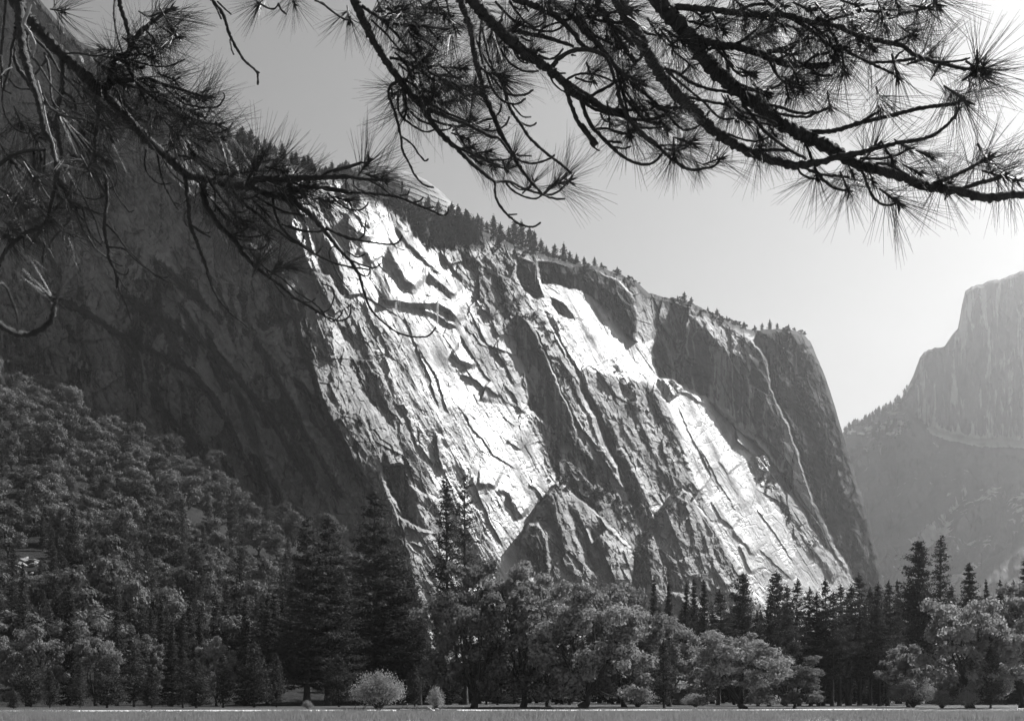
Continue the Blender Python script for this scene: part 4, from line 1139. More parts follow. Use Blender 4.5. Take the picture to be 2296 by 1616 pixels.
lines = [([(1195, 930), (1230, 960), (1290, 1000), (1330, 1060), (1370, 1120)], 20, 'on the ledges below the long dark rib'), ([(1180, 700), (1215, 740), (1250, 810), (1290, 900)], 14, 'on the crest of the long dark rib'),
         ([(1375, 830), (1400, 860), (1420, 900), (1465, 930), (1500, 990), (1530, 1050)], 22, 'on the grey ribs beside the second slab'), ([(1245, 1080), (1270, 1090), (1320, 1100), (1380, 1130), (1420, 1180)], 34, 'around the tip of the first pinnacle'),
         ([(1500, 1100), (1530, 1096), (1560, 1120), (1480, 1150), (1440, 1220), (1425, 1260)], 44, 'around the tip of the second pinnacle'), ([(1420, 1110), (1440, 1160), (1450, 1200)], 22, 'in the gully between the pinnacles'),
         ([(1740, 760), (1780, 800), (1800, 860), (1830, 960), (1870, 1080), (1920, 1220)], 30, 'on the rough outer face of the column'), ([(1700, 1080), (1760, 1150), (1830, 1240)], 12, 'on the ribs right of the third slab'),
         ([(1205, 1170), (1230, 1165)], 4, 'on the lower left tip of the first pinnacle'), ([(1090, 545), (1130, 580), (1190, 580)], 12, 'under the rim above the white slab'), ([(1120, 690), (1170, 690)], 6, 'left of the arch\'s foot'),
         ([(1100, 528), (1200, 566), (1300, 592), (1440, 640)], 46, 'along the rim over the arch'), ([(1500, 668), (1600, 705), (1690, 740)], 34, 'along the rim above the striped wall'), ([(1750, 742), (1800, 752)], 8, 'on top of the column')]
for pts, n, where in lines:
    P = np.array(pts, float)
    sl_ = np.concatenate([[0], np.cumsum(np.linalg.norm(P[1:] - P[:-1], axis=1))])
    for i in range(n):
        s = random.random() * sl_[-1]
        px = np.interp(s, sl_, P[:, 0]) + random.gauss(0, 9); py = np.interp(s, sl_, P[:, 1]) + random.gauss(0, 7)
        p = cliff_at(px, py) + Vector((0, 0.5, -0.4))
        put(random.choice(BUSH), p, 'small dark shrub ' + where, 'shrub', 'shrubs ' + where, None, 0.6 + 0.9 * random.random(), 1.0)
for i in range(60):
    px = 1895 + 140 * i / 60 + random.uniform(-2, 2)
    p = hd_at(px, interp_line(HD, px) + random.uniform(2, 14 if px > 1930 else 8)) + Vector((0, 2, -2))
    put(random.choice(RIM), p, 'tiny conifer on the hazy ridge at the foot of the mountain', 'conifer', 'conifers on the hazy ridge', None, 0.9 + 0.8 * random.random(), 0.9)
for i in range(40):
    px = random.uniform(1950, 2040); py = random.uniform(950, 1010)
    put(random.choice(RIM), hd_at(px, py) + Vector((0, 0, -2)), 'tiny conifer on the hazy slope below the ridge', 'conifer', 'conifers on the hazy slope', None, 1.0 + 0.9 * random.random(), 0.9)

# thin falls of meltwater over the dark overhangs
for k, (px, y0, y1, wd, lab) in enumerate([(893, 668, 700, 2.4, 'thin waterfall over the left half of the dark overhang'), (983, 676, 742, 1.6, 'thin long waterfall over the right end of the dark overhang'),
                                           (955, 600, 640, 1.4, 'thin waterfall in the dark notch above the overhang'), (1203, 576, 640, 1.3, 'hair thin waterfall beside the left foot of the arch'), (838, 500, 530, 2.0, 'thin waterfall near the forested shoulder')]):
    a = cliff_at(px, y0); b = cliff_at(px, y1); a = a + Vector((0, -3, 0)); yb = min(a.y, b.y - 2)
    wf = Geo(); rg = r_(400 + k); z1 = ZC + (YH - y1) / F * yb
    for i in range(9):
        ox = rg.normal() * wd * 0.45; q = np.linspace(0, 1, 6); e = 0.55 + 0.45 * rg.random()
        wf.add(*tube(np.stack([ox + 0.3 * rg.normal(size=6) + 0 * q, rg.normal() * 0.3 + (yb - a.y) * q ** 0.5, (z1 - a.z) * q * e], -1), 0.16 * (1 - 0.5 * q), 4, 0, rg))
    o = link('waterfall', wf.mesh('waterfall'), M_WATER); o.location = a; tag(o, lab, 'waterfall')

# ------------------------------------------------------------------ cabin and driftwood
def box_v(x0, x1, y0, y1, z0, z1):
    V = np.array([(x, y, z) for x in (x0, x1) for y in (y0, y1) for z in (z0, z1)], float)
    return V, np.array([(0, 1, 3, 2), (4, 6, 7, 5), (0, 4, 5, 1), (2, 3, 7, 6), (0, 2, 6, 4), (1, 5, 7, 3)])


M_WALL = plain_material('cabin_boards', 0.04, 0.08, 1.0, stretch=(6, 6, 0.5))
M_ROOF = plain_material('cabin_roof', 0.3, 0.4, 1.0, rough=0.35, spec=0.6)
M_GLASS = plain_material('dark_glass', 0.02, 0.03, 1.0, rough=0.1, spec=0.6, bump=0)
cab = empty('cabin', ground_pt(1546, 238), 0.25); cab.scale = (0.72, 0.72, 0.92); tag(cab, 'small dark cabin with a pale roof half hidden under the oaks', 'cabin')
gq = Geo(); gq.add(*box_v(-3.6, 3.6, -2.5, 2.5, 0, 3.4)); link('wall', gq.mesh('wall'), M_WALL, cab)
rf = Geo()
rv = np.array([(-4.1, -3.1, 3.3), (4.1, -3.1, 3.3), (4.1, 0, 5.2), (-4.1, 0, 5.2), (-4.1, 3.1, 3.3), (4.1, 3.1, 3.3), (-4.1, -3.1, 3.48), (4.1, -3.1, 3.48), (4.1, 0, 5.38), (-4.1, 0, 5.38), (-4.1, 3.1, 3.48), (4.1, 3.1, 3.48)], float)
rf.add(rv, np.array([(0, 3, 2, 1), (3, 4, 5, 2), (6, 7, 8, 9), (9, 8, 11, 10), (0, 1, 7, 6), (4, 10, 11, 5), (0, 6, 9, 3), (1, 2, 8, 7), (3, 9, 10, 4), (2, 5, 11, 8)])); link('roof', rf.mesh('roof'), M_ROOF, cab)
dg = Geo(); dg.add(*box_v(-0.5, 0.5, -2.56, -2.503, 0.05, 2.1)); link('door', dg.mesh('door'), M_BARK, cab)
for x in (-2.2, 2.2):
    wg = Geo(); wg.add(*box_v(x - 0.5, x + 0.5, -2.55, -2.503, 1.1, 2.2)); link('window', wg.mesh('window'), M_GLASS, cab)

logs = [(795, 137, 2.6, 0.2, 0.18, 'dark root end of driftwood left of the large shrub'), (930, 139, 3.2, 0.05, 0.14, 'pale log lying between the two pale shrubs'), (962, 138, 1.8, 1.9, 0.2, 'short dark log in front of the small pale shrub'),
        (1000, 139, 2.4, 0.15, 0.15, 'pale log end right of the small pale shrub'), (905, 140, 1.6, -0.3, 0.16, 'broken log at the large shrub\'s right foot')]
for px, Y, Ln, rot, rad, lab in logs:
    q = np.linspace(-0.5, 0.5, 9); rg = r_(int(px))
    lg = Geo(); lg.add(*tube(np.stack([q * Ln, 0.12 * rg.normal(size=9) * 0.5, 0.05 * rg.normal(size=9)], -1), rad * (1 - 0.35 * (q + 0.5)), 8, 0.08, rg))
    for s in range(3):
        f = rg.uniform(-0.4, 0.4); qq = np.linspace(0, 1, 4)
        lg.add(*tube(np.stack([f * Ln + 0.3 * qq, rg.normal() * 0.4 * qq, 0.5 * qq], -1), rad * 0.35 * (1 - 0.7 * qq), 5, 0, rg))
    o = link('driftwood_log', lg.mesh('driftwood_log', True), M_DEADWOOD if 'pale' in lab else M_BARK)
    o.location = ground_pt(px, Y) + Vector((0, 0, 0.05 + rad)); o.rotation_euler = (0, 0, rot); tag(o, lab, 'log', 'driftwood on the sand strip')
# ------------------------------------------------------------------ pine boughs hanging in front of the view
VIEWS = {'E1': (0, 0, .2), 'E2': (0, 323.2, .2), 'E3': (323.2, 242.4, .2), 'E4': (1373.4, 0, .24), 'E5': (1090.7, 0, .2),
         'C1': (0, 0, .4), 'C2': (727, 0, .3519), 'C3': (1488.2, 0, .3519), 'C4': (0, 565.5, .3519), 'C5': (646.3, 323.2, .3519), 'P': (0, 0, 1)}


def parse(s):
    out = []
    for chunk in s.split(';'):
        key, pts = chunk.strip().split(' ', 1)
        ox, oy, k = VIEWS[key]
        for p in pts.split():
            x, y = p.split(','); out.append((ox + k * float(x), oy + k * float(y)))
    return out


def smooth_path(P, step=5.0):
    P = np.array(P, float)
    if len(P) > 2:
        Q = [P[0]]
        ext = np.vstack([2 * P[0] - P[1], P, 2 * P[-1] - P[-2]])
        for i in range(1, len(ext) - 2):
            n = max(2, int(np.linalg.norm(ext[i + 1][:2] - ext[i][:2]) / step))
            for k in range(1, n + 1):
                t = k / n
                a, b, c, d = ext[i - 1], ext[i], ext[i + 1], ext[i + 2]
                Q.append(0.5 * (2 * b + (c - a) * t + (2 * a - 5 * b + 4 * c - d) * t * t + (3 * b - a - 3 * c + d) * t ** 3))
        return np.array(Q)
    return np.linspace(P[0], P[1], max(2, int(np.linalg.norm(P[1] - P[0]) / step)))


BRNG = np.random.default_rng(99)


class Bough:
    """limb, twigs and needle tufts of one bough; depth grows along the limbs, twigs leave them at the depth where they start"""
    def __init__(s, name, label, depth, group=None, cat='pine bough'):
        s.root = None; s.name = name; s.label = label; s.depth = depth; s.pts = []; s.group = group; s.cat = cat; s.nt = 0

    def stroke(s, path, w, d=None, mat=None, name='twig', spread=0.45):
        P = smooth_path(parse(path)); n = len(P)
        arc = np.concatenate([[0], np.cumsum(np.linalg.norm(P[1:] - P[:-1], axis=1))]); arc /= arc[-1]
        if d is not None: dep = np.interp(arc, np.linspace(0, 1, len(d)), d)
        else:
            if s.pts:
                A = np.array(s.pts); i0 = np.argmin(np.hypot(A[:, 0] - P[0, 0], A[:, 1] - P[0, 1])); near0 = math.hypot(A[i0, 0] - P[0, 0], A[i0, 1] - P[0, 1])
                i1 = np.argmin(np.hypot(A[:, 0] - P[-1, 0], A[:, 1] - P[-1, 1])); near1 = math.hypot(A[i1, 0] - P[-1, 0], A[i1, 1] - P[-1, 1])
                rev = near1 < near0 * 0.5
                d0 = A[i1 if rev else i0, 2]
                L = np.hypot(*(P[-1] - P[0])) / F * d0
                e = BRNG.uniform(-spread, spread) * L + BRNG.normal() * 0.05
                dep = d0 + e * (1 - arc if rev else arc) ** 0.9
            else: dep = np.full(n, s.depth)
        W = np.interp(arc, np.linspace(0, 1, len(w)), w)
        V3 = np.stack([(P[:, 0] - CX) / F * dep, dep, ZC + (YH - P[:, 1]) / F * dep], -1)
        rad = W * 0.56 / F * dep
        rad = rad * (1 + 0.13 * np.array([math.sin(i * 1.9 + 3 * BRNG.random()) for i in range(n)]) * (0.5 + BRNG.random(n)))
        V3 = V3 + BRNG.normal(size=V3.shape) * rad[:, None] * 0.12
        if s.root is None:
            s.root = empty(s.name, Vector(V3[0])); tag(s.root, s.label, s.cat, s.group)
        G = Geo(); G.add(*tube(V3, rad, 10 if W.max() > 8 else 7, 0.07, BRNG))
        c = np.array([V3[-1] * 0.7 + 0.3 * V3[-2]])
        # rounded tip and bark scales / needle scars along the wood
        tipd = V3[-1] - V3[-2]; tipd /= np.linalg.norm(tipd) + 1e-9
        G.add(*tube(np.array([V3[-1], V3[-1] + tipd * rad[-1] * 0.8, V3[-1] + tipd * rad[-1] * 1.2]), np.array([rad[-1], rad[-1] * 0.7, rad[-1] * 0.05]), 7, 0, BRNG))
        nb = int(n * (0.9 if W.max() > 8 else 0.5))
        idx = BRNG.integers(0, max(1, n - 1), nb)
        for i in idx:
            nn = BRNG.normal(size=3); nn /= np.linalg.norm(nn)
            r0 = rad[i]; b0 = V3[i] + nn * r0 * 0.7
            G.add(*tube(np.array([b0, b0 + nn * r0 * 0.55 + (V3[min(i + 1, n - 1)] - V3[i]) * 0.3]), np.array([r0 * 0.38 + 0.0006, r0 * 0.10]), 4, 0, BRNG))
        o = link(name, G.mesh(name, True), mat or M_BOUGHBARK, s.root)
        o.location = -s.root.location
        for k in range(n): s.pts.append((P[k, 0], P[k, 1], dep[k]))
        return o

    def spur(s, path, dmat=None): pass

    def tuft(s, at_, ang, spread=1.0, sc=1.0, kind=None, doff=None):
        """needles at a picture point; ang = way the shoot points, degrees clockwise from right"""
        (px, py), = parse(at_)
        A = np.array(s.pts); i = np.argmin(np.hypot(A[:, 0] - px, A[:, 1] - py))
        dep = A[i, 2] + (BRNG.normal() * 0.05 if doff is None else doff)
        a = R(ang)
        v = Vector((math.cos(a), BRNG.uniform(-0.45, 0.45), -math.sin(a))).normalized()
        k = kind if kind is not None else int(BRNG.integers(0, 5))
        o = bpy.data.objects.new('needle_tuft', TUFTS[(k, spread > 0.9)]); COL.objects.link(o)
        o.parent = s.root
        o.location = at(px, py, dep) - s.root.location
        q = v.to_track_quat('Z', 'Y').to_matrix().to_4x4() @ Matrix.Rotation(BRNG.random() * 6.28, 4, 'Z')
        o.rotation_euler = q.to_euler()
        f = sc * dep / 4.0 * BRNG.uniform(0.88, 1.1); o.scale = (f, f, f)
        s.nt += 1


def make_tuft(rng, wide):
    """a shoot end with its cluster of long needles in bundles, and the scaly bud in the middle"""
    G = Geo()
    nb = 26 if wide else 21
    for k in range(nb):
        z0 = -0.055 * rng.random()
        ph = rng.random() * 6.283
        op = (0.35 + 1.15 * rng.random() ** 0.8) if wide else (0.15 + 0.75 * rng.random())
        d = np.array([math.sin(op) * math.cos(ph), math.sin(op) * math.sin(ph), math.cos(op)])
        for j in range(3):
            L = (0.112 + 0.055 * rng.random())
            dd = d + rng.normal(size=3) * 0.085; dd /= np.linalg.norm(dd)
            perp = rng.normal(size=3); perp -= dd * (perp @ dd); perp /= np.linalg.norm(perp)
            q = np.array([0, 0.5, 1.0])
            P = np.array([0, 0, z0]) + dd * (q * L)[:, None] + perp * (0.02 * q * q * rng.random())[:, None]
            G.add(*tube(P, np.array([0.00054, 0.00054, 0.0002]), 3, 0, rng))
    for k in range(9):
        d = np.array([rng.normal() * 0.55, rng.normal() * 0.55, 1.0]); d /= np.linalg.norm(d)
        L = 0.014 + 0.018 * rng.random()
        G.add(*tube(np.array([d * -0.012, d * L * 0.6, d * L]), np.array([0.0022, 0.002, 0.0005]), 5, 0, rng))
    G.add(*tube(np.array([[0, 0, -0.06], [0, 0, -0.02], [0, 0, 0.006]]), np.array([0.0028, 0.0033, 0.0015]), 6, 0.1, rng))
    return G.mesh('needle_tuft')


TUFTS = {}
for k in range(5):
    for wd in (True, False):
        me = make_tuft(np.random.default_rng(300 + 2 * k + wd), wd); me.materials.append(M_NEEDLE); TUFTS[(k, wd)] = me

# ---- left bough
L = Bough('pine_bough', 'heavy pine bough sweeping from the upper left corner down across the shaded wall', 3.6)
L.stroke('E1 60,-200 100,-100 180,60 310,190 420,320 560,480 700,610 860,760 1000,900 1100,1010 1250,1130 1420,1320 1600,1510;E3 130,440 300,580 480,740 620,780 800,810 1000,870 1180,880 1400,970 1600,1010 1760,1120 1900,1230;C5 230,549 300,640 400,750 450,830 480,930 520,1040 580,1110 680,1190 780,1225 880,1225 925,1190 940,1165',
         (23, 22, 21, 20, 19, 18, 17, 15, 12, 9, 7, 5, 4, 3), (3.5, 3.8, 4.1, 4.4), name='limb')
L.stroke('E1 230,-150 228,0 220,150 240,450 290,700 350,900 420,1100 470,1300 510,1500;E2 590,-40 610,110 640,230 630,400 600,520 580,640 550,780 510,900 500,1000 500,1100 490,1220 480,1320', (21, 20, 18, 15, 13, 13, 12, 10, 7, 6, 5), (3.3, 3.2, 3.3), name='limb')
L.stroke('E1 340,40 320,110 285,210 270,280 340,370 390,520 350,640', (7, 7, 6, 5), (3.15, 3.2), M_DEADWOOD, 'dead_twig')
L.stroke('E1 420,905 470,1090 500,1250 525,1370 560,1500;E2 600,0 620,110 640,190', (4, 4, 3.5, 3), (3.18, 3.16), M_DEADWOOD, 'dead_twig')  # pale strand laid along the limb as its painted highlight edge
for path, wd in [
        ('E1 190,300 160,500 150,620 210,780 290,880 350,980', (10, 9, 8)), ('E1 60,-60 60,60 40,300 15,560 20,700 30,1000 25,1150 60,1300 150,1430 260,1490 330,1490 370,1430', (5, 5, 4, 3, 2.5)),
        ('E1 190,330 130,560 110,760 50,950 40,1000', (7, 6, 5)), ('E1 30,830 100,890 200,990 350,1000', (3.5, 3)), ('E1 360,640 450,750 560,930 680,1070 800,1150 930,1165 1030,1110', (4.5, 4, 2.5)),
        ('E1 0,580 20,800 20,980 60,1020 120,1050', (6, 5, 3)), ('E1 130,760 60,790 10,850', (4, 3)), ('E1 560,600 500,700 440,780 400,830', (6, 4)), ('E1 330,300 310,500 360,650', (4, 4)),
        ('E1 280,330 420,460 560,610 660,800', (6, 5)), ('E1 500,600 545,740 565,930 580,1100 620,1180', (6, 5, 4)),
        ('E1 690,660 700,900 690,1040 660,1150 640,1250 640,1400 660,1600;E2 700,130 760,250 800,380 790,520 720,610 620,730 570,800', (9, 9, 8, 7, 6)),
        ('E2 790,520 800,700 790,820 720,920 700,950 620,1030 570,1100 560,1180', (6, 6, 5, 4)),
        ('E1 1060,1000 1080,1130 1110,1250 1100,1400 1070,1550;E2 1070,60 1070,220 1140,300 1190,400 1200,560 1200,680 1180,800 1170,950 1190,1080 1210,1180 1220,1280 1270,1380 1300,1460 1310,1616;C4 745,140 760,240 800,330 835,435', (10, 9, 8, 8, 7, 6, 5, 3.5, 2.5)),
        ('E2 1190,900 1300,1010 1400,1150 1500,1250 1620,1370 1720,1450 1820,1495 1880,1490', (3.5, 3, 2)), ('E2 1215,1150 1400,1180 1500,1280 1640,1390 1760,1480 1890,1550', (4, 3.5, 2)),
        ('E2 1220,1200 1340,1240', (4, 3)), ('E2 1240,1300 1330,1360 1370,1365', (2.5, 2.5)), ('E2 1270,1380 1340,1450 1420,1460 1440,1400', (3, 2.5)), ('C4 755,160 790,220 825,258', (3, 2)),
        ('E1 1100,1000 1230,960 1250,850 1280,680 1330,640 1410,620 1450,560 1520,430 1600,340 1720,240 1850,150 1900,110', (16, 15, 13, 12, 10, 8, 6)),
        ('E1 1290,910 1480,900 1650,890 1790,930;C1 900,470 1010,500 1100,530 1160,545', (10, 8, 6, 5)), ('E1 1340,-30 1340,40 1400,220 1440,380 1440,470', (10, 9, 7)), ('E1 1290,-30 1280,200 1320,420 1370,590', (5, 4)),
        ('E1 1400,680 1480,840 1560,970 1640,1150 1680,1300 1700,1450 1680,1530', (8, 7, 5, 4)), ('E1 1540,950 1700,1080 1850,1190;C1 1010,645 1120,680 1180,700', (7, 6, 4)),
        ('E1 1340,940 1500,970 1640,1030 1780,1030', (6, 4)), ('E1 1270,980 1330,1050 1370,1180 1430,1270', (4.5, 3.5)), ('E1 1510,1340 1600,1340 1670,1390 1690,1470 1650,1540', (5, 4, 3.5)),
        ('C1 780,440 900,540 1000,600 1100,700', (5, 3.5)), ('C1 900,470 1000,560 1060,590 1180,605 1230,590 1260,540 1250,520', (4.5, 4, 3)), ('C1 720,330 850,370 950,370 1020,340 1035,335', (4, 3)), ('C1 710,310 830,300 870,280', (4, 3)),
        ('C1 360,300 440,300 540,315 600,300', (4, 3)), ('C1 820,620 950,640 1060,680 1200,745 1280,720 1305,690', (4.5, 3.5, 2.5)), ('C1 905,640 1000,720 1090,800 1200,880 1340,970', (3.5, 3)),
        ('C1 1075,850 1150,900 1250,930', (4, 3)), ('C1 1000,870 1080,890 1150,950', (5, 4)), ('C1 1030,900 1100,870 1150,930 1160,1000', (3, 3)),
        ('E1 700,1030 800,1100 850,1200 840,1300', (6, 5)), ('E1 500,1150 620,1250 750,1310 950,1340', (6, 4)), ('E1 850,1310 900,1420 940,1520 960,1616', (6, 5)), ('E1 720,1380 830,1560 890,1640;E2 960,60 1000,160 1080,330 1180,550', (6, 5, 4)),
        ('E1 480,1050 540,1180 620,1260', (5, 4)), ('E1 880,1350 960,1450 1060,1500', (5, 4)), ('E1 820,900 960,990 1060,1000', (4, 3)), ('E1 700,850 850,990 930,1120 1080,1290', (5, 4)), ('E1 1120,1330 1220,1420 1280,1490', (4, 3)),
        ('E3 150,520 180,700 230,870 300,1010 380,1140', (4.5, 4, 2.5)), ('E3 20,470 5,600 30,720 120,820 200,855 310,840', (4, 3, 2)), ('E3 200,560 320,740 450,850', (4, 3.5)), ('E3 330,1060 410,1085', (3, 2)),
        ('E3 460,760 480,950 500,1120 510,1280;C1 1100,1350 1150,1480 1190,1600;C4 1320,130 1370,260 1450,370 1520,430 1580,480', (9, 8, 7, 6, 5, 4, 2.5)), ('E3 510,1290 600,1370 740,1445', (3.5, 3)), ('E3 490,1130 450,1200 470,1310 500,1330', (3, 2.5)), ('E3 560,1330 680,1400 740,1390', (3, 2)),
        ('E3 660,800 670,980 700,1100 780,1220 870,1350 980,1450 1080,1580;C4 1540,0 1650,110 1770,200 1880,290 1980,350 2100,420 2180,435 2230,400 2235,330', (14, 12, 10, 8, 6, 5, 4, 3)),
        ('C4 1600,0 1690,100 1800,170 1900,260 2020,340 2110,440 2170,400 2185,370', (4, 4, 3)), ('C4 2010,385 2090,370 2125,300 2120,230 2050,200', (3.5, 3)), ('C4 1700,120 1770,230 1830,300', (3, 2.5)), ('C4 1850,290 1960,320 2010,295', (3, 2)),
        ('E3 740,840 870,1010 980,1160 1050,1290 1060,1380', (6, 5, 4)), ('E3 790,900 800,1100 790,1160', (4, 3)), ('E3 920,900 980,1020 1030,1160', (5, 4)), ('E3 990,920 1140,1090 1290,1200 1400,1310 1520,1390 1650,1490 1760,1520 1790,1440', (7, 6, 5, 3.5)),
        ('E3 1240,980 1420,1090 1600,1170 1800,1205', (5, 4)), ('E3 1440,1020 1470,1180 1530,1320 1640,1450 1800,1550 1900,1616;C5 60,630 170,700 300,760 420,785 520,800', (6, 5, 4, 3)), ('E3 1540,1300 1700,1360 1850,1390 1980,1380', (4, 3)),
        ('E3 1180,860 1260,800 1350,790 1500,810;C1 1650,1000 1800,995 1950,992;C2 0,1130 150,1130 280,1145 380,1148', (13, 12, 10, 8, 6, 5)), ('C1 1800,990 1850,960 1930,940 2020,915;C2 60,1095 140,1065 220,1040 280,1035', (5, 5, 4)),
        ('E3 1590,1000 1610,930 1660,900 1750,930;C1 1650,1060 1800,1050 1950,1075;C2 0,1200 130,1225 260,1230 400,1245 500,1265 600,1310 700,1350 750,1372 785,1360 795,1320', (9, 8, 7, 7, 6, 5, 4, 3)),
        ('C2 480,1245 530,1240 545,1205', (3.5, 3)), ('C2 570,1290 610,1280 630,1258', (3.5, 3)), ('C2 640,1330 700,1320', (3.5, 3)), ('C2 140,1140 140,1200', (3, 3)), ('C2 185,1150 190,1180 220,1210 250,1215', (3, 2.5)), ('C2 495,1225 497,1160', (2.5, 2.5)), ('C2 290,1150 360,1190 420,1240', (4, 3)),
        ('C2 20,1230 130,1320 220,1340 270,1310 280,1290', (4.5, 3)), ('C2 280,1240 320,1258 370,1245', (3, 2.5)), ('E3 1150,840 1200,740 1260,620 1330,540', (6, 6, 7)),
        ('C5 240,530 330,580 420,610 480,580 495,490', (4.5, 4, 3)), ('C5 240,540 400,600 560,630 650,640 700,625 728,580', (5, 4, 3)), ('C5 0,520 100,550 200,560 230,545', (4, 3)), ('C5 370,680 440,720 490,700', (3.5, 3)), ('C5 400,740 500,780 560,785 590,760', (4, 3)), ('C5 420,790 480,840 515,830 520,790', (4, 3)),
        ('C5 300,640 260,700 330,850 400,940', (3, 2)), ('C5 90,640 170,700 220,650', (3, 2.5)), ('E3 1640,990 1760,1010 1860,960 1960,900', (4, 3)), ('E3 1700,1070 1880,1080', (4, 3)), ('E3 1100,1010 1200,1010 1290,960', (3, 3)), ('E3 1010,1160 1100,1170 1160,1140', (4, 3)), ('E3 1000,1420 1120,1370 1230,1280', (4, 3)), ('E3 1010,1430 1200,1445 1340,1420 1410,1370', (4.5, 3)), ('E3 1010,1450 1100,1480 1200,1480', (4, 3)), ('E3 1060,1540 1200,1590 1330,1570 1370,1520', (4, 3)), ('E3 1060,1290 1150,1310 1180,1300', (3, 2)),
        ('E2 -30,260 100,150 250,90 480,60', (8, 7, 6)), ('E2 230,130 350,270 480,350 590,420', (5, 4)), ('E2 -30,480 130,570 300,640 420,700 570,710 700,720', (7, 6, 4)), ('E2 -20,1360 60,1210 180,1080 320,980 450,950 520,880', (8, 8, 7)), ('E2 260,1040 270,1150 290,1220', (4, 3)), ('E2 420,380 480,500 550,610', (5, 4)),
        ('E2 640,580 760,640 900,680 940,760 970,900 1030,1030 1140,1140', (6, 5, 4, 3)), ('E2 800,620 870,800 920,940 1010,1080 1080,1180 1210,1280', (5, 4, 2.5)), ('E2 830,430 920,560 980,680 1030,780 1080,880 1110,1000 1150,1090', (5, 4, 3)), ('E2 1160,270 1250,420 1300,560 1400,700 1450,760 1500,745', (4, 3, 2.5)),
        ('E2 1150,0 1250,160 1310,290 1300,450 1230,500', (3, 2.5)), ('E2 820,540 950,600 1080,620 1180,575', (3, 3)), ('E2 950,710 1060,760 1140,785 1170,770', (3.5, 3)), ('E2 380,100 385,250 420,340', (6, 5)), ('E2 500,60 500,200 490,310', (6, 5)), ('E2 590,820 640,880 700,940', (6, 6)), ('E2 420,700 530,760', (5, 5)), ('E2 500,790 430,830 390,950 380,1050 420,1100 480,1105', (4, 3, 3))]:
    L.stroke(path, wd)
L.stroke('E2 650,220 790,260 930,290 965,300 975,325', (5, 5, 5), None, M_DEADWOOD, 'dead_twig')
for t in [('E3 1330,540', -60, 1, 1.25), ('E1 710,130', 20, 1, 1), ('E1 1900,110', -20, 1, 1.1), ('E1 1720,230', 30, 1, 1), ('E1 1500,430', 200, 1, .9), ('E1 1760,500', 30, 1, 1), ('C1 1000,210', 30, 1, 1.05), ('C1 900,250', 40, 1, 1), ('C1 960,160', 60, 1, 1),
          ('C1 1175,545', -10, 1, 1.15), ('C1 1225,700', 0, 1, 1.05), ('E1 1150,560', 170, 1, .9), ('C1 980,450', 20, 1, 1), ('C1 800,760', 60, 1, 1), ('C1 640,640', 40, 0, 1), ('C1 1080,860', 60, 0, 1), ('C1 1150,790', 20, 1, 1), ('C1 1520,1000', 0, 1, 1.15), ('C1 1700,1000', 10, 0, 1),
          ('C1 1250,1200', 50, 1, .9), ('C1 1400,1270', 40, 1, 1), ('C1 1450,1460', -70, 0, .9), ('C1 1560,1490', -45, 0, .8), ('C1 500,830', 50, 0, 1), ('C1 590,900', 40, 0, 1), ('C1 360,930', 50, 0, .8), ('C1 230,880', 80, 0, .7), ('C1 100,950', 70, 1, 1), ('C1 130,1080', 60, 1, 1), ('C1 350,1050', 60, 0, .9), ('C1 420,1160', 40, 0, 1),
          ('C1 40,1200', 70, 1, 1), ('C1 400,1320', 30, 0, 1.0), ('C1 150,1160', 40, 1, 1.1), ('C1 60,900', 60, 0, 1), ('C1 450,780', 50, 0, .9), ('C1 550,590', 50, 0, 1.1), ('C1 700,480', 40, 1, 1.1), ('C1 600,390', 40, 0, 1), ('C1 900,660', 60, 1, 1.1), ('C1 1000,760', 45, 1, 1.1), ('C1 1100,640', 30, 1, 1.1), ('C1 380,370', 60, 0, .8), ('C1 480,520', 60, 0, .9), ('C1 830,560', 60, 1, 1), ('C1 1040,560', 40, 1, 1),
          ('C1 420,900', 55, 0, 1), ('C1 560,1020', 50, 0, .8), ('C1 1300,1050', 50, 0, 1), ('C1 1200,960', 40, 0, 1), ('C1 1350,1130', 40, 1, 1), ('C1 1500,1330', 45, 1, 1), ('C1 1630,1100', 30, 0, 1), ('C2 280,1035', -60, 1, 1.1), ('C2 380,1148', 10, 1, 1), ('C2 150,1280', 20, 0, .9), ('C5 0,330', 20, 1, 1), ('C5 80,300', 10, 0, 1), ('C5 20,790', 10, 0, .9), ('C1 80,1290', 40, 1, 1), ('C1 260,1150', 40, 0, .9), ('C1 300,700', 60, 0, .8), ('C1 40,1330', 40, 0, 1), ('C1 220,1280', 50, 0, 1), ('C1 1850,1130', 20, 0, .9), ('C1 1740,1050', 10, 1, 1), ('C1 1250,780', 20, 1, 1),
          ('C1 750,640', 50, 0, 1.1), ('C1 680,560', 50, 0, 1), ('C1 860,480', 40, 1, 1), ('C1 780,380', 20, 1, .9)]:
    L.tuft(*t)

# ---- near sprig out of focus at the left edge
S = Bough('pine_sprig', 'blurred pine sprig close to the viewer at the left edge', 1.5, cat='pine sprig')
S.stroke('C4 -150,380 -60,420 0,460 80,510 170,525 250,500 320,440 350,340 350,270', (13, 13, 12, 11, 9), (1.45, 1.5, 1.5))
S.stroke('C4 -80,690 -20,690 40,690', (14, 10), (1.15, 1.2))
S.stroke('C4 -40,210 20,200 60,270 100,370 115,450', (6, 5, 4), (1.5, 1.6))
for t in [('C4 350,280', -90, 1, 1.0, 1), ('C4 40,690', -10, 1, 1.0, 3), ('C4 30,680', 40, 1, .8, 0)]: S.tuft(*t)

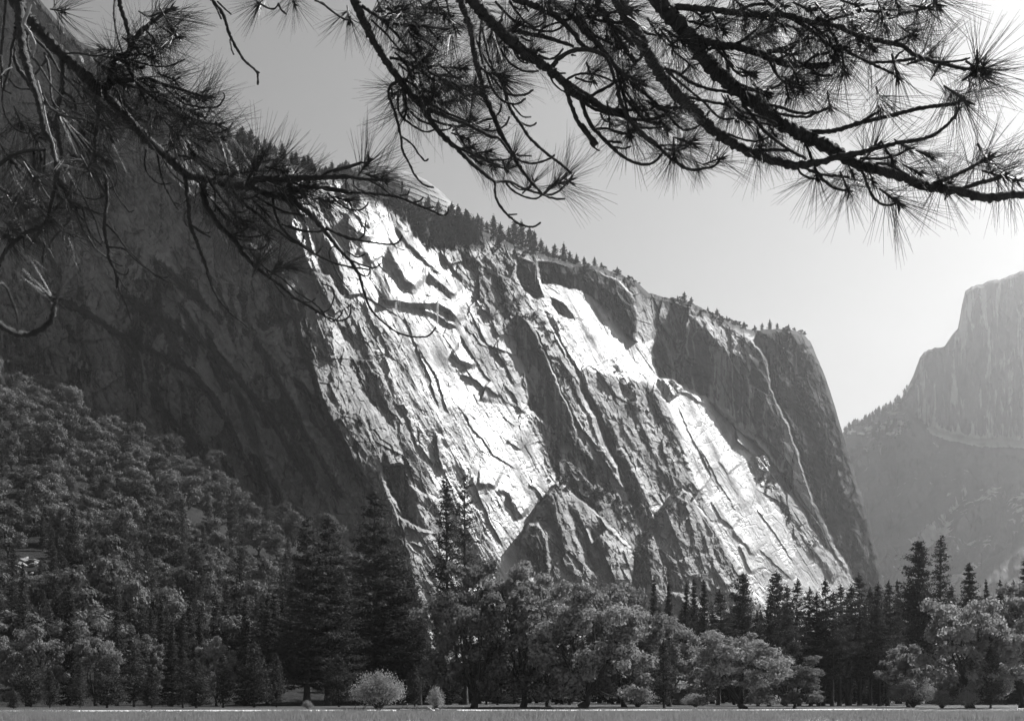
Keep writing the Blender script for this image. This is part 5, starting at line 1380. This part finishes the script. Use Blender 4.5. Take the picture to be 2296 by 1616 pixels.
# ---- middle bough
B = Bough('pine_bough', 'drooping pine bough in the middle hanging over the dome with hooked bare twigs', 4.0)
B.stroke('C2 120,-130 180,-20 240,110 310,250 370,350 420,430 470,500 540,590 620,680 680,770 760,870 850,950 930,1030 1020,1110 1090,1160', (18, 17, 16, 15, 14, 13, 12, 11, 9, 8, 6), (3.8, 4.2), name='limb')
B.stroke('C2 850,-120 870,-10 910,110 940,200 950,290 970,400 1000,500 1030,620 1080,740 1130,860 1190,970 1250,1070 1320,1160 1390,1235', (17, 15, 13, 12, 11, 10, 9, 7, 5), (4.4, 4.1), name='limb')
for path, wd in [
        ('C2 1090,1160 1090,1240 1120,1310 1180,1380 1250,1430 1330,1445 1375,1420', (5.5, 5, 4)), ('C2 1090,1160 1140,1155 1200,1165 1280,1205 1380,1235 1440,1240 1500,1215 1550,1165', (6, 5, 4)), ('C2 1160,1170 1210,1220 1280,1255 1350,1265 1400,1230 1440,1180', (4.5, 4, 3)), ('C2 1380,1235 1460,1265 1530,1268', (4.5, 4)), ('C2 1170,1370 1225,1365', (3.5, 3)), ('C2 1190,1170 1250,1210 1310,1190', (3.5, 3)),
        ('C2 470,520 420,550 410,600 430,660 460,750 490,880 500,960 540,1040 580,1120 640,1180 695,1195', (7, 6, 5, 4.5, 3.5)), ('C2 490,870 560,920 600,980 640,1025 660,1015', (4, 3.5)),
        ('C2 1090,190 1110,300 1120,420 1150,560 1180,680 1250,790 1320,890 1420,980 1500,1040 1570,1100', (10, 9, 7, 6, 5)), ('C2 1170,600 1230,610 1290,600 1330,575', (5, 4.5)), ('C2 1020,420 1060,540 1110,620 1180,660 1240,660 1280,630', (5, 5, 4)), ('C2 1200,670 1240,720 1270,745 1315,745', (4, 3.5)), ('C2 1250,780 1290,800 1330,800 1350,785', (4, 4)),
        ('C2 940,800 1010,770 1080,750 1120,710 1130,665', (5, 4)), ('C2 960,800 1040,835 1110,825 1160,790 1178,750', (4.5, 4)), ('C2 1010,830 1050,820 1055,790', (4, 3.5)), ('C2 970,490 945,620 930,760', (4, 3.5)), ('C2 620,690 720,720 820,760 900,790 980,830 1060,870 1110,880 1180,970', (9, 8, 6, 5)),
        ('C2 680,760 760,790 850,805 960,800', (5, 5)), ('C2 700,820 760,830 800,820 820,790', (4, 3)), ('C2 820,800 880,900 930,960 1020,1010 1100,1020 1180,1010 1230,950', (5, 4.5, 3.5)), ('C2 830,930 980,1000 1080,1050 1170,1075 1240,1050', (5, 4.5, 4)), ('C2 1200,990 1260,1030 1350,1040 1440,1010 1465,990', (4.5, 4)), ('C2 1230,990 1320,995', (4, 3)), ('C2 960,1010 1000,1045 1060,1050 1070,1020', (4, 3)),
        ('C2 470,600 480,720 550,790 640,840 700,830', (4.5, 4)), ('C2 500,540 510,650 540,700 600,760 690,800', (5, 4)), ('C2 300,130 380,200 430,260 500,330 570,340 620,300', (5, 4, 3)), ('C2 240,40 330,100 420,150 520,160 640,170 800,190', (7, 6, 5)), ('C2 330,80 440,50 510,40', (6, 5)), ('C2 350,110 460,220 560,350 640,430 700,480 760,480 800,465', (6, 5, 4)),
        ('C2 540,220 660,270 720,320', (5, 4)), ('C2 420,370 480,380 520,410 550,470 570,540 650,620 720,650 790,650 840,630', (6, 5, 4)), ('C2 530,590 640,640 760,710 900,770', (6, 5)), ('C2 -60,0 0,30 60,80 130,125 160,125', (5, 4)), ('C2 780,0 800,100 825,105', (6, 4)), ('C2 640,80 760,90', (4, 4)),
        ('C2 980,0 1000,130 990,280 1010,400', (6, 5)), ('C2 1000,150 1030,280 1060,400 1100,480', (6, 5)), ('C2 960,230 1000,330 1060,430 1110,490', (5, 4)), ('C2 990,430 1060,480 1130,570', (5, 4)), ('C2 1120,310 1180,400 1240,440 1310,460 1360,455', (5, 4, 3)), ('C2 1200,300 1240,360 1260,395 1290,402', (4, 3)), ('C2 1140,520 1200,522', (4, 3)), ('C2 1100,400 1140,395 1150,380', (4, 3)),
        ('C2 560,340 640,420 700,420', (4, 3)), ('C2 740,420 840,500', (4, 3)), ('C2 500,500 600,560 700,600', (5, 4)), ('C2 1300,1210 1330,1165', (4, 4)), ('C2 430,570 440,600 480,605', (4, 3)), ('C2 780,870 795,880', (4, 3))]:
    B.stroke(path, wd)
for t in [('C2 160,125', 80, 0, 1.1), ('C2 830,180', 60, 1, 1.15), ('C2 590,200', 70, 1, 1), ('C2 640,400', -40, 1, 1.25), ('C2 840,495', 0, 1, 1.1), ('C2 720,600', 10, 1, 1), ('C2 500,570', 110, 1, 1.1), ('C2 930,765', -35, 1, 1.15), ('C2 440,600', 160, 1, .8), ('C2 520,720', 90, 1, 1.05), ('C2 940,940', 0, 1, 1), ('C2 1045,965', 0, 1, .9), ('C2 1330,1165', -50, 1, .95),
          ('C2 1470,1170', -50, 0, 1.0), ('C2 1560,1155', -10, 1, 1.05), ('C2 980,1030', 30, 0, .9), ('C2 1070,1060', 60, 0, 1), ('C2 700,590', 90, 0, 1), ('C2 510,60', -10, 1, .9), ('C2 700,60', 20, 1, 1), ('C2 420,60', 60, 1, 1), ('C2 600,100', 60, 1, 1), ('C2 760,100', 60, 1, .9), ('C2 1100,220', 110, 0, 1), ('C2 1150,500', 20, 1, 1), ('C2 1060,250', 100, 0, .9), ('C2 420,140', 90, 0, .9), ('C2 560,480', 40, 1, 1), ('C2 780,540', 50, 0, 1), ('C2 850,560', 20, 0, 1), ('C2 620,560', 80, 0, 1), ('C2 520,330', 10, 0, .8), ('C2 1200,1000', -60, 0, .8), ('C2 1160,1080', 60, 0, .7), ('C1 1450,30', 120, 0, .8), ('C1 1650,20', 70, 1, .8), ('C2 950,20', 70, 0, .9)]:
    B.tuft(*t)

# ---- lone bare twig
T = Bough('bare_pine_twig', 'bare broken twig hanging alone against the sky between the two boughs', 3.8, cat='pine twig')
T.stroke('C1 1170,-60 1200,15 1250,80 1290,200 1350,310 1380,350 1440,405 1445,470', (9, 8, 7, 6, 5, 4), (3.7, 3.9))
T.stroke('C1 1290,225 1300,280 1310,305', (4, 3.5)); T.stroke('C1 1220,10 1260,50 1295,80', (4, 3)); T.stroke('C1 1205,20 1225,70 1240,105', (5, 4)); T.stroke('C1 1435,400 1452,408', (5, 4))
T.stroke('C1 1440,10 1500,45 1540,50 1560,20', (4, 3)); T.stroke('C1 1560,20 1580,60 1605,80', (5, 4))

# ---- right hand boughs
Q = Bough('pine_bough', 'curving pine bough right of the middle with an arched side limb', 4.2)
Q.stroke('C2 900,-130 940,-10 1010,80 1080,150 1150,220 1240,310 1350,390 1430,440;E5 760,830 870,930 950,1010 1040,1085 1110,1110 1250,1180 1330,1230 1480,1250 1600,1330;E4 250,1230 400,1350 500,1440 600,1520 720,1585 850,1575 950,1550 1010,1480', (26, 24, 23, 21, 18, 15, 13, 11, 9, 7, 6, 4.5), (3.9, 4.1, 4.3, 4.4), name='limb')
for path, wd in [
        ('E5 830,870 950,950 1080,1030 1200,1110 1340,1210 1480,1240', (8, 7, 6)), ('E5 880,960 910,1060 960,1200 1020,1350 1080,1450 1170,1550 1240,1616;C2 1640,790 1680,870 1720,930', (9, 8, 7, 5)), ('C2 1690,850 1700,920 1740,955 1757,960', (4, 3)), ('C2 1620,770 1660,850 1735,915', (5, 4)),
        ('E5 1040,1090 1080,1180 1130,1320 1200,1440 1290,1530 1350,1600;C2 1880,980 1960,1030 2040,1050 2110,1030 2150,985', (9, 8, 7, 6, 5)), ('E5 1080,1130 1180,1210 1320,1260 1500,1300 1700,1340 1850,1330 1980,1290', (7, 6, 5, 4)),
        ('E5 720,770 800,670 900,600 1020,560 1150,560 1280,600 1350,660 1400,760 1430,870 1470,980 1490,1100 1480,1190 1440,1230', (10, 9, 9, 8, 7, 5, 3.5)), ('E5 1150,1090 1260,1030 1400,950 1520,870 1640,740 1740,640', (7, 6, 5)), ('E5 900,900 960,860 1080,825 1220,840 1340,880 1430,920', (5, 4.5, 4)), ('E5 1000,870 1100,910 1180,920', (4.5, 4)),
        ('E5 270,-60 350,0 500,50 640,120 800,210 900,290 980,380 1050,480 1150,560', (13, 12, 11, 9, 8)), ('E5 360,360 520,390 700,430 830,470 920,500 970,520', (9, 8, 6)), ('E5 580,390 620,330 720,280 820,250', (5, 4)), ('E5 100,20 200,130 330,250 470,310 560,340 720,355 800,330 870,280', (6, 5, 4)), ('E5 260,20 350,150 440,250 540,305 600,290 640,255', (5, 4, 3.5)), ('E5 310,80 380,110 440,90', (4, 3)), ('E5 430,70 470,130', (6, 4)), ('E5 390,410 450,450 500,460', (5, 4)), ('E5 380,500 470,560 560,590', (6, 5)), ('E5 590,620 680,665 760,650 820,600 855,555', (5, 4)), ('E5 290,520 330,620 390,690 460,712', (4.5, 3.5)), ('E5 160,550 240,680 320,750 430,800 580,800', (5, 4, 3.5)), ('E5 700,830 750,930 820,1000 890,1040', (4, 3.5)), ('E5 770,825 880,825', (4, 3.5)), ('E5 960,620 1000,625', (4, 3)), ('E5 810,460 830,430', (3, 3)),
        ('E5 640,-60 700,-20 860,110 1000,230 1120,370 1250,500 1350,620 1440,740 1560,880 1660,970 1790,1060 1900,1170 2020,1260;E4 504,1050 600,1170 680,1215 760,1200 830,1160', (13, 12, 11, 10, 9, 8, 6, 5, 4)),
        ('E5 1470,980 1500,1130 1570,1280 1640,1380 1760,1510 1900,1600', (9, 8, 7)), ('E5 1500,960 1580,1130 1680,1260 1790,1330', (6, 5, 4)), ('E5 1480,1240 1600,1230 1800,1240 1880,1200', (5, 4)), ('E5 1280,1270 1310,1340 1370,1370', (4.5, 4)), ('E5 1220,1450 1330,1440 1450,1470 1580,1510', (5, 4)), ('E5 1350,1590 1500,1590', (5, 4)), ('E5 690,130 780,100 850,110', (5, 4)), ('E5 700,120 820,160 880,155', (5, 4)), ('E5 860,230 1000,200 1150,190 1300,170 1450,130', (7, 6, 5)), ('E5 1080,220 1150,330 1250,420 1400,490', (6, 5)), ('E5 1130,200 1350,250 1530,255', (6, 5)),
        ('E5 1300,-40 1250,60 1350,220 1450,380 1540,530 1660,690', (11, 10, 9)), ('E5 1440,330 1560,430 1650,510', (6, 5)),
        ('E4 450,1360 560,1355 700,1365 750,1330', (4.5, 4)), ('E4 490,1390 600,1410 700,1370', (4.5, 4)), ('E4 0,1220 80,1250 170,1250', (4.5, 4)), ('E4 0,1020 100,1030 250,1035 360,1020 400,985', (4.5, 4, 3.5)), ('E4 0,1070 150,1110 300,1125 450,1100 560,1040 590,950', (4.5, 4, 3.5)), ('E4 30,640 80,820 130,1000 150,1100', (6, 5)), ('E4 100,830 180,940 250,1080 320,1110', (5, 4)), ('E4 220,1180 320,1200 460,1190', (4.5, 4)), ('E4 400,1000 480,1000 540,985', (4, 3)), ('E4 0,1330 80,1335', (4, 4)), ('E4 0,1370 100,1390 165,1370', (4, 4))]:
    Q.stroke(path, wd)
for t in [('E5 570,570', -10, 1, 1.1), ('E5 330,290', -40, 0, 1.2), ('E5 180,850', 0, 1, 1.1), ('E5 200,920', 40, 0, 1), ('E5 1190,900', 70, 1, .95), ('E5 1240,790', -40, 0, .5), ('E5 1380,1360', 80, 1, 1), ('E5 1550,930', 80, 1, 1), ('E5 1720,930', 40, 1, 1), ('E5 1610,1500', 80, 1, 1.1), ('E5 1130,120', 50, 1, 1), ('E5 1000,80', 90, 1, 1), ('E5 1350,430', 90, 1, 1), ('E5 1230,520', 110, 0, 1), ('E5 1480,480', 60, 1, 1), ('E5 1600,700', 90, 1, 1),
          ('E4 270,770', 40, 1, 1.05), ('E4 100,770', 80, 0, 1), ('E4 175,1250', 110, 1, 1.1), ('E4 330,1090', 60, 1, 1), ('E4 500,1190', 50, 1, 1.05), ('E4 620,1010', 10, 1, 1.1), ('E4 745,1335', 20, 1, 1.15), ('E4 580,1460', 90, 1, 1), ('E4 1010,1480', -20, 1, 1.1), ('E4 800,1570', 60, 0, .6), ('E4 230,1000', 30, 0, 1), ('E4 410,1150', 20, 0, 1), ('E4 400,990', 30, 0, .9), ('E5 640,120', 80, 1, .9), ('E5 880,110', 40, 1, 1), ('E5 1200,250', 60, 1, 1), ('E5 1250,100', 70, 1, 1.1), ('E5 1420,300', 60, 1, 1), ('E5 1530,560', 80, 1, 1), ('E5 700,60', 60, 1, 1), ('E5 1060,230', 60, 0, 1), ('E4 130,160', 60, 1, 1), ('E4 60,420', 50, 1, 1)]:
    Q.tuft(*t)

O = Bough('pine_bough', 'long thick pine bough running furthest down the right side with wide needle fans', 4.6)
O.stroke('E4 340,-120 420,-20 560,150 680,300 780,430 880,570 1000,700 1150,830 1280,930 1420,1030 1560,1150 1700,1220 1860,1300 2020,1380;C3 1200,1030 1350,1080 1500,1120 1650,1180 1760,1200 1900,1220 2050,1260 2200,1245 2320,1230 2450,1190', (33, 31, 28, 27, 26, 25, 24, 22, 20, 18, 17, 17, 15, 10), (4.3, 4.6, 4.9), name='limb')
O.stroke('E4 0,-120 60,0 160,180 260,400 380,580 480,740 580,860 680,960 800,1080 920,1200 1050,1290 1200,1380 1350,1450 1500,1500 1650,1540 1800,1540 1950,1510;C3 1100,1000 1200,990 1300,960 1400,930', (27, 26, 24, 22, 21, 20, 19, 18, 16, 13, 11, 8), (4.6, 4.5, 4.6), name='limb')
for path, wd in [
        ('E4 550,60 800,80 1000,100 1200,130 1450,140 1650,150 1850,210 2020,240;C3 1050,160 1150,170', (13, 12, 11, 10, 7)), ('E4 1150,120 1300,50 1430,40', (7, 6)), ('E4 1380,-60 1430,10 1550,100 1700,190 1850,280 2020,420;C3 1150,320 1250,370 1350,420 1480,480', (8, 8, 7, 6, 5)),
        ('E4 700,300 900,400 1100,430 1300,480 1450,530 1600,590 1750,610 1850,620 2000,610', (15, 14, 14, 13)), ('E4 1850,640 1930,700 2020,710', (7, 5)), ('C3 980,120 1100,170 1250,230 1400,265 1520,290 1580,340 1680,380 1760,400 1900,435 2010,440', (10, 9, 9, 8, 7)), ('C3 1470,270 1540,240 1590,210', (6, 6)), ('C3 1600,375 1450,395 1330,400', (7, 5)), ('C3 1480,370 1500,340 1530,325', (5, 4)), ('C3 1760,400 1900,385 1950,370', (5, 4)),
        ('C3 1200,70 1300,70 1400,80', (6, 5)), ('C3 1500,85 1590,75 1660,55', (6, 5)), ('C3 1440,120 1500,100 1510,70', (4, 3)), ('C3 1300,60 1200,90 1050,130', (5, 5)),
        ('C3 940,840 1050,840 1150,815 1250,785 1350,760 1430,740 1600,700 1700,680 1880,660', (10, 9, 8, 7)), ('C3 1270,770 1340,730 1380,700', (6, 5)), ('C3 1090,1000 1300,960 1450,920 1600,895 1700,870 1780,820 1840,760 1880,690', (9, 8, 7, 6)), ('C3 1250,1010 1380,1010 1480,990 1540,960', (6, 5)), ('C3 1350,1040 1430,1050 1550,1110', (6, 5)),
        ('C3 1720,1170 1850,1120 1950,1070 2040,1020', (8, 7)), ('C3 1880,1210 2000,1170 2080,1150 2160,1120', (9, 8)), ('C3 1250,1040 1280,1130 1320,1230 1370,1290 1430,1310 1490,1290', (6, 6, 5)), ('C3 850,1060 880,1110 950,1140 1010,1120', (5, 4)), ('C3 890,1065 1000,1110 1100,1120 1180,1130', (6, 5)), ('C3 960,1070 1020,1150 1090,1200 1170,1215', (6, 5)), ('C3 900,880 950,1040', (6, 5)), ('C3 1540,1140 1600,1190 1680,1210', (5, 5)),
        ('E4 480,640 600,680 750,780 900,830 1000,850 1120,870', (8, 7, 6)), ('E4 500,660 650,790 750,870 860,960 950,1060 1030,1110 1130,1110', (6, 5, 5)), ('E4 600,890 750,920 900,950 1080,980', (6, 5)), ('E4 880,470 960,450 1050,540 1130,650 1220,710 1300,690', (6, 5)), ('E4 1050,660 1150,760 1270,820 1400,840 1530,810 1630,740', (6, 5, 4)), ('E4 1240,840 1350,850 1500,880', (6, 5)), ('E4 1470,580 1520,680 1600,760 1680,800', (6, 5)),
        ('E4 1430,980 1560,1000 1700,1050 1800,1060 1890,1040;C3 940,730 1000,710 1050,690', (6, 6, 5)), ('E4 1540,1060 1700,1090 1830,1090 1890,1060', (6, 5)), ('E4 1210,920 1230,990 1310,1090 1400,1200 1500,1290 1650,1400 1800,1480', (8, 7, 6)), ('E4 1310,1070 1450,1120 1530,1150', (5, 5)), ('E4 1360,1140 1480,1170', (5, 4)), ('E4 1500,1210 1470,1270 1390,1310 1300,1320 1150,1280 1080,1250', (5, 4.5, 4)), ('E4 1390,1420 1500,1400 1640,1410', (6, 6)), ('E4 870,1100 905,1040', (5, 4)), ('E4 1800,1300 1830,1400 1860,1500', (6, 5)),
        ('E4 200,200 300,300 400,330', (6, 5)), ('E4 0,240 100,300 180,380', (7, 6)), ('E4 680,190 800,220 900,250', (6, 6)), ('E4 780,280 860,200', (5, 4)), ('E4 1100,430 1300,350 1450,300', (7, 6)), ('E4 1450,500 1600,470 1700,430', (6, 5)), ('E4 1420,170 1500,200 1540,150', (5, 4)), ('E4 640,700 700,640 740,590', (5, 5)), ('C3 480,280 600,180', (6, 5)), ('C3 660,330 780,300 860,260', (6, 5)), ('C3 650,350 720,380 790,350', (6, 5)), ('C3 940,460 1000,480 1070,485', (6, 5)),
        ('C3 700,380 720,470 780,540', (5, 4)), ('C3 1120,330 1100,260 1050,180', (7, 6)), ('C3 880,420 960,360 1060,330', (6, 5)), ('C3 1540,1140 1480,1060 1390,1035 1350,1045', (5, 4))]:
    O.stroke(path, wd)
for t in [('C3 2030,430', -35, 1, 1.3), ('C3 2050,470', 30, 1, 1.2), ('C3 2000,460', 80, 1, 1.0), ('C3 1920,640', 30, 1, 1.3), ('C3 1890,630', -80, 1, 1.05), ('C3 1600,205', -50, 1, .9), ('C3 1590,230', 40, 1, 1), ('C3 1490,495', 70, 1, 1.15), ('C3 1390,695', 70, 1, 1.1), ('C3 1060,690', 80, 1, .95), ('C3 870,560', 60, 1, 1.2), ('C3 570,475', 20, 1, .9), ('C3 660,600', 30, 1, .9), ('C3 470,745', 80, 1, 1), ('C3 420,665', 60, 0, .6), ('C3 180,900', -20, 1, .9), ('C3 60,1000', 90, 1, .9),
          ('C3 620,945', 80, 0, 1.1), ('C3 1200,1100', 60, 1, 1), ('C3 980,1130', 80, 1, 1.1), ('C3 1180,1215', 60, 1, 1.2), ('C3 1490,1290', 50, 1, 1.25), ('C3 1560,950', 20, 1, 1.15), ('C3 1350,930', -50, 1, 1.1), ('C3 1790,1200', 70, 1, 1.25), ('C3 2060,1010', -30, 1, 1.2), ('C3 2070,1040', 50, 1, 1.1), ('C3 2160,1125', 10, 1, 1.3), ('C3 1820,1180', -70, 0, 1.1), ('C3 2250,1150', 10, 1, 1.2), ('C3 700,170', 60, 1, 1), ('C3 380,200', 50, 1, 1), ('C3 1400,80', 70, 1, 1.1), ('C3 1740,30', 60, 1, 1.2), ('C3 1680,50', 0, 1, 1), ('C3 1100,350', 70, 1, 1.3),
          ('C3 1080,380', 50, 1, 1.2), ('C3 920,250', 40, 1, 1.1), ('C3 1050,120', 40, 1, 1.1), ('C3 820,350', 20, 1, 1.1), ('C3 500,40', 30, 1, 1), ('C3 620,120', 40, 1, 1.1), ('C3 1250,250', 60, 1, 1.1), ('C3 1680,370', -20, 1, 1.1), ('C3 1760,410', -60, 1, .9), ('E4 430,330', 60, 1, 1.3), ('E4 740,610', 30, 1, 1.1), ('E4 1000,260', 20, 1, 1.2), ('E4 1450,300', -20, 1, 1.2), ('E4 1740,810', 40, 1, 1.25), ('E4 1170,1080', 60, 1, 1.1), ('E4 1080,980', 50, 0, .7), ('E4 1310,690', 20, 1, 1), ('E4 1440,900', 20, 1, 1), ('E4 1380,1380', -20, 1, 1.0),
          ('E4 200,100', 40, 1, 1.1), ('E4 560,430', 60, 1, 1.3), ('E4 640,380', 40, 1, 1.2), ('E4 850,160', 20, 1, 1.1), ('E4 1250,200', 60, 1, 1.1), ('E4 1300,400', 60, 1, 1.2), ('E4 1080,560', 60, 1, 1.2), ('E4 1600,250', 40, 1, 1.2), ('E4 1800,400', 60, 1, 1.2), ('E4 1600,60', 50, 1, 1.1), ('E4 1850,100', 40, 1, 1.1), ('E4 1950,300', 40, 1, 1.2), ('C3 1200,160', 60, 1, 1.2), ('C3 1330,300', 50, 1, 1.1), ('C3 1150,450', 80, 1, 1.2), ('C3 980,480', 80, 1, 1), ('C3 1420,180', 50, 1, 1), ('C3 1240,40', 30, 1, 1.1), ('C3 1500,60', 60, 1, 1.1),
          ('C3 1620,1100', 40, 0, 1), ('C3 1330,1150', 60, 1, 1), ('C3 1450,1010', 60, 0, 1), ('C3 720,880', 60, 0, 1), ('E4 700,1000', 30, 0, .8), ('E4 1250,1130', 50, 0, 1), ('E4 1600,1180', 60, 1, 1.0), ('C3 1700,1000', 20, 0, .9), ('C3 900,900', 70, 0, 1), ('E4 1640,900', 80, 1, 1)]:
    O.tuft(*t)
for x, y, a in [(120, 700, 70), (200, 780, 60), (330, 640, 60), (420, 640, 50), (520, 700, 60), (620, 760, 50), (560, 480, 40), (660, 330, 20), (760, 270, 40), (860, 330, 30), (700, 420, 40), (930, 580, 40), (1050, 700, 40), (1130, 560, 20),
                (980, 830, 60), (1300, 980, 10), (1420, 960, 0), (1600, 960, 10), (1620, 1060, 20), (1480, 1180, 40), (1330, 1280, 50), (1150, 1080, 60), (500, 960, 60), (200, 1020, 60), (80, 1160, 60), (280, 1240, 50)]: L.tuft('C1 %d,%d' % (x, y), a, 1, 1.05)
for x, y, a in [(480, 100, 40), (640, 60, 60), (560, 180, 60), (720, 240, 50), (600, 300, 60), (560, 420, 30), (680, 500, 40), (640, 640, 60), (760, 660, 20), (860, 640, -20), (880, 440, 10), (980, 600, 0), (900, 880, 30), (1010, 560, 20), (1050, 100, 60), (1150, 300, 40), (1180, 200, 20), (380, 120, 70)]: B.tuft('C2 %d,%d' % (x, y), a, 1, 1.05)
EXPO = 1.28
HAZE = 5.6e-5
# ------------------------------------------------------------------ sky, sun, air, camera
w = bpy.data.worlds.new('World'); scene.world = w; w.use_nodes = True
nt = w.node_tree; nt.nodes.clear()
sky = nt.nodes.new('ShaderNodeTexSky'); sky.sky_type = 'NISHITA'; sky.sun_disc = False
sky.sun_elevation = SUN_EL; sky.sun_rotation = SUN_AZ
sky.altitude = 1200; sky.air_density = 1.0; sky.dust_density = 1.2; sky.ozone_density = 1.0
sep = nt.nodes.new('ShaderNodeSeparateColor'); nt.links.new(sky.outputs[0], sep.inputs[0])
cmb = nt.nodes.new('ShaderNodeCombineColor')              # black and white film behind a yellow filter
mixv = mth(nt, 'ADD', mth(nt, 'MULTIPLY', sep.outputs[0], 0.9), mth(nt, 'MULTIPLY', sep.outputs[1], 0.1))
for k in range(3): nt.links.new(mixv, cmb.inputs[k])
bg = nt.nodes.new('ShaderNodeBackground'); bg.inputs['Strength'].default_value = 0.07
ow = nt.nodes.new('ShaderNodeOutputWorld')
nt.links.new(cmb.outputs[0], bg.inputs[0]); nt.links.new(bg.outputs[0], ow.inputs[0])

sl = bpy.data.lights.new('sun', 'SUN'); sl.energy = 5.0; sl.angle = R(0.53); sl.color = (1, 1, 1)
so = bpy.data.objects.new('sun', sl); COL.objects.link(so)
so.rotation_euler = (-SUN).to_track_quat('-Z', 'Y').to_euler()

# valley haze: one closed box of even thin air
hv = np.array([(x, y, z) for x in (-2500, 3500) for y in (-60, 5200) for z in (-3, 1500)], float)
hq = np.array([(0, 1, 3, 2), (4, 6, 7, 5), (0, 4, 5, 1), (2, 3, 7, 6), (0, 2, 6, 4), (1, 5, 7, 3)])
mh, nth, oh = nodes('haze')
pv = nth.nodes.new('ShaderNodeVolumePrincipled')
pv.inputs['Color'].default_value = g(0.95); pv.inputs['Density'].default_value = HAZE if 'HAZE' in globals() else 1.3e-4; pv.inputs['Anisotropy'].default_value = 0.82
nth.links.new(pv.outputs[0], oh.inputs['Volume'])
hz = link('haze', mesh_np('haze', hv, hq), mh); tag(hz, 'bright valley haze thickening towards the sun', 'haze', kind='stuff')

cam = bpy.data.cameras.new('camera'); co = bpy.data.objects.new('camera', cam); COL.objects.link(co)
cam.sensor_width = 36; cam.lens = 36 * F / 2296
cam.shift_y = (YH - 808) / 2296
cam.clip_start = 0.05; cam.clip_end = 20000
co.location = (0, 0, ZC); co.rotation_euler = (R(90), 0, 0)
cam.dof.use_dof = True; cam.dof.focus_distance = 16; cam.dof.aperture_fstop = 44.0 / 2.4
scene.camera = co

scene.view_settings.view_transform = 'Standard'; scene.view_settings.look = 'None'
scene.view_settings.exposure = EXPO; scene.view_settings.gamma = 1.0
scene.render.engine = 'CYCLES'
cy = scene.cycles
cy.max_bounces = 5; cy.diffuse_bounces = 2; cy.glossy_bounces = 2; cy.transmission_bounces = 3; cy.volume_bounces = 1; cy.transparent_max_bounces = 6
cy.use_denoising = True
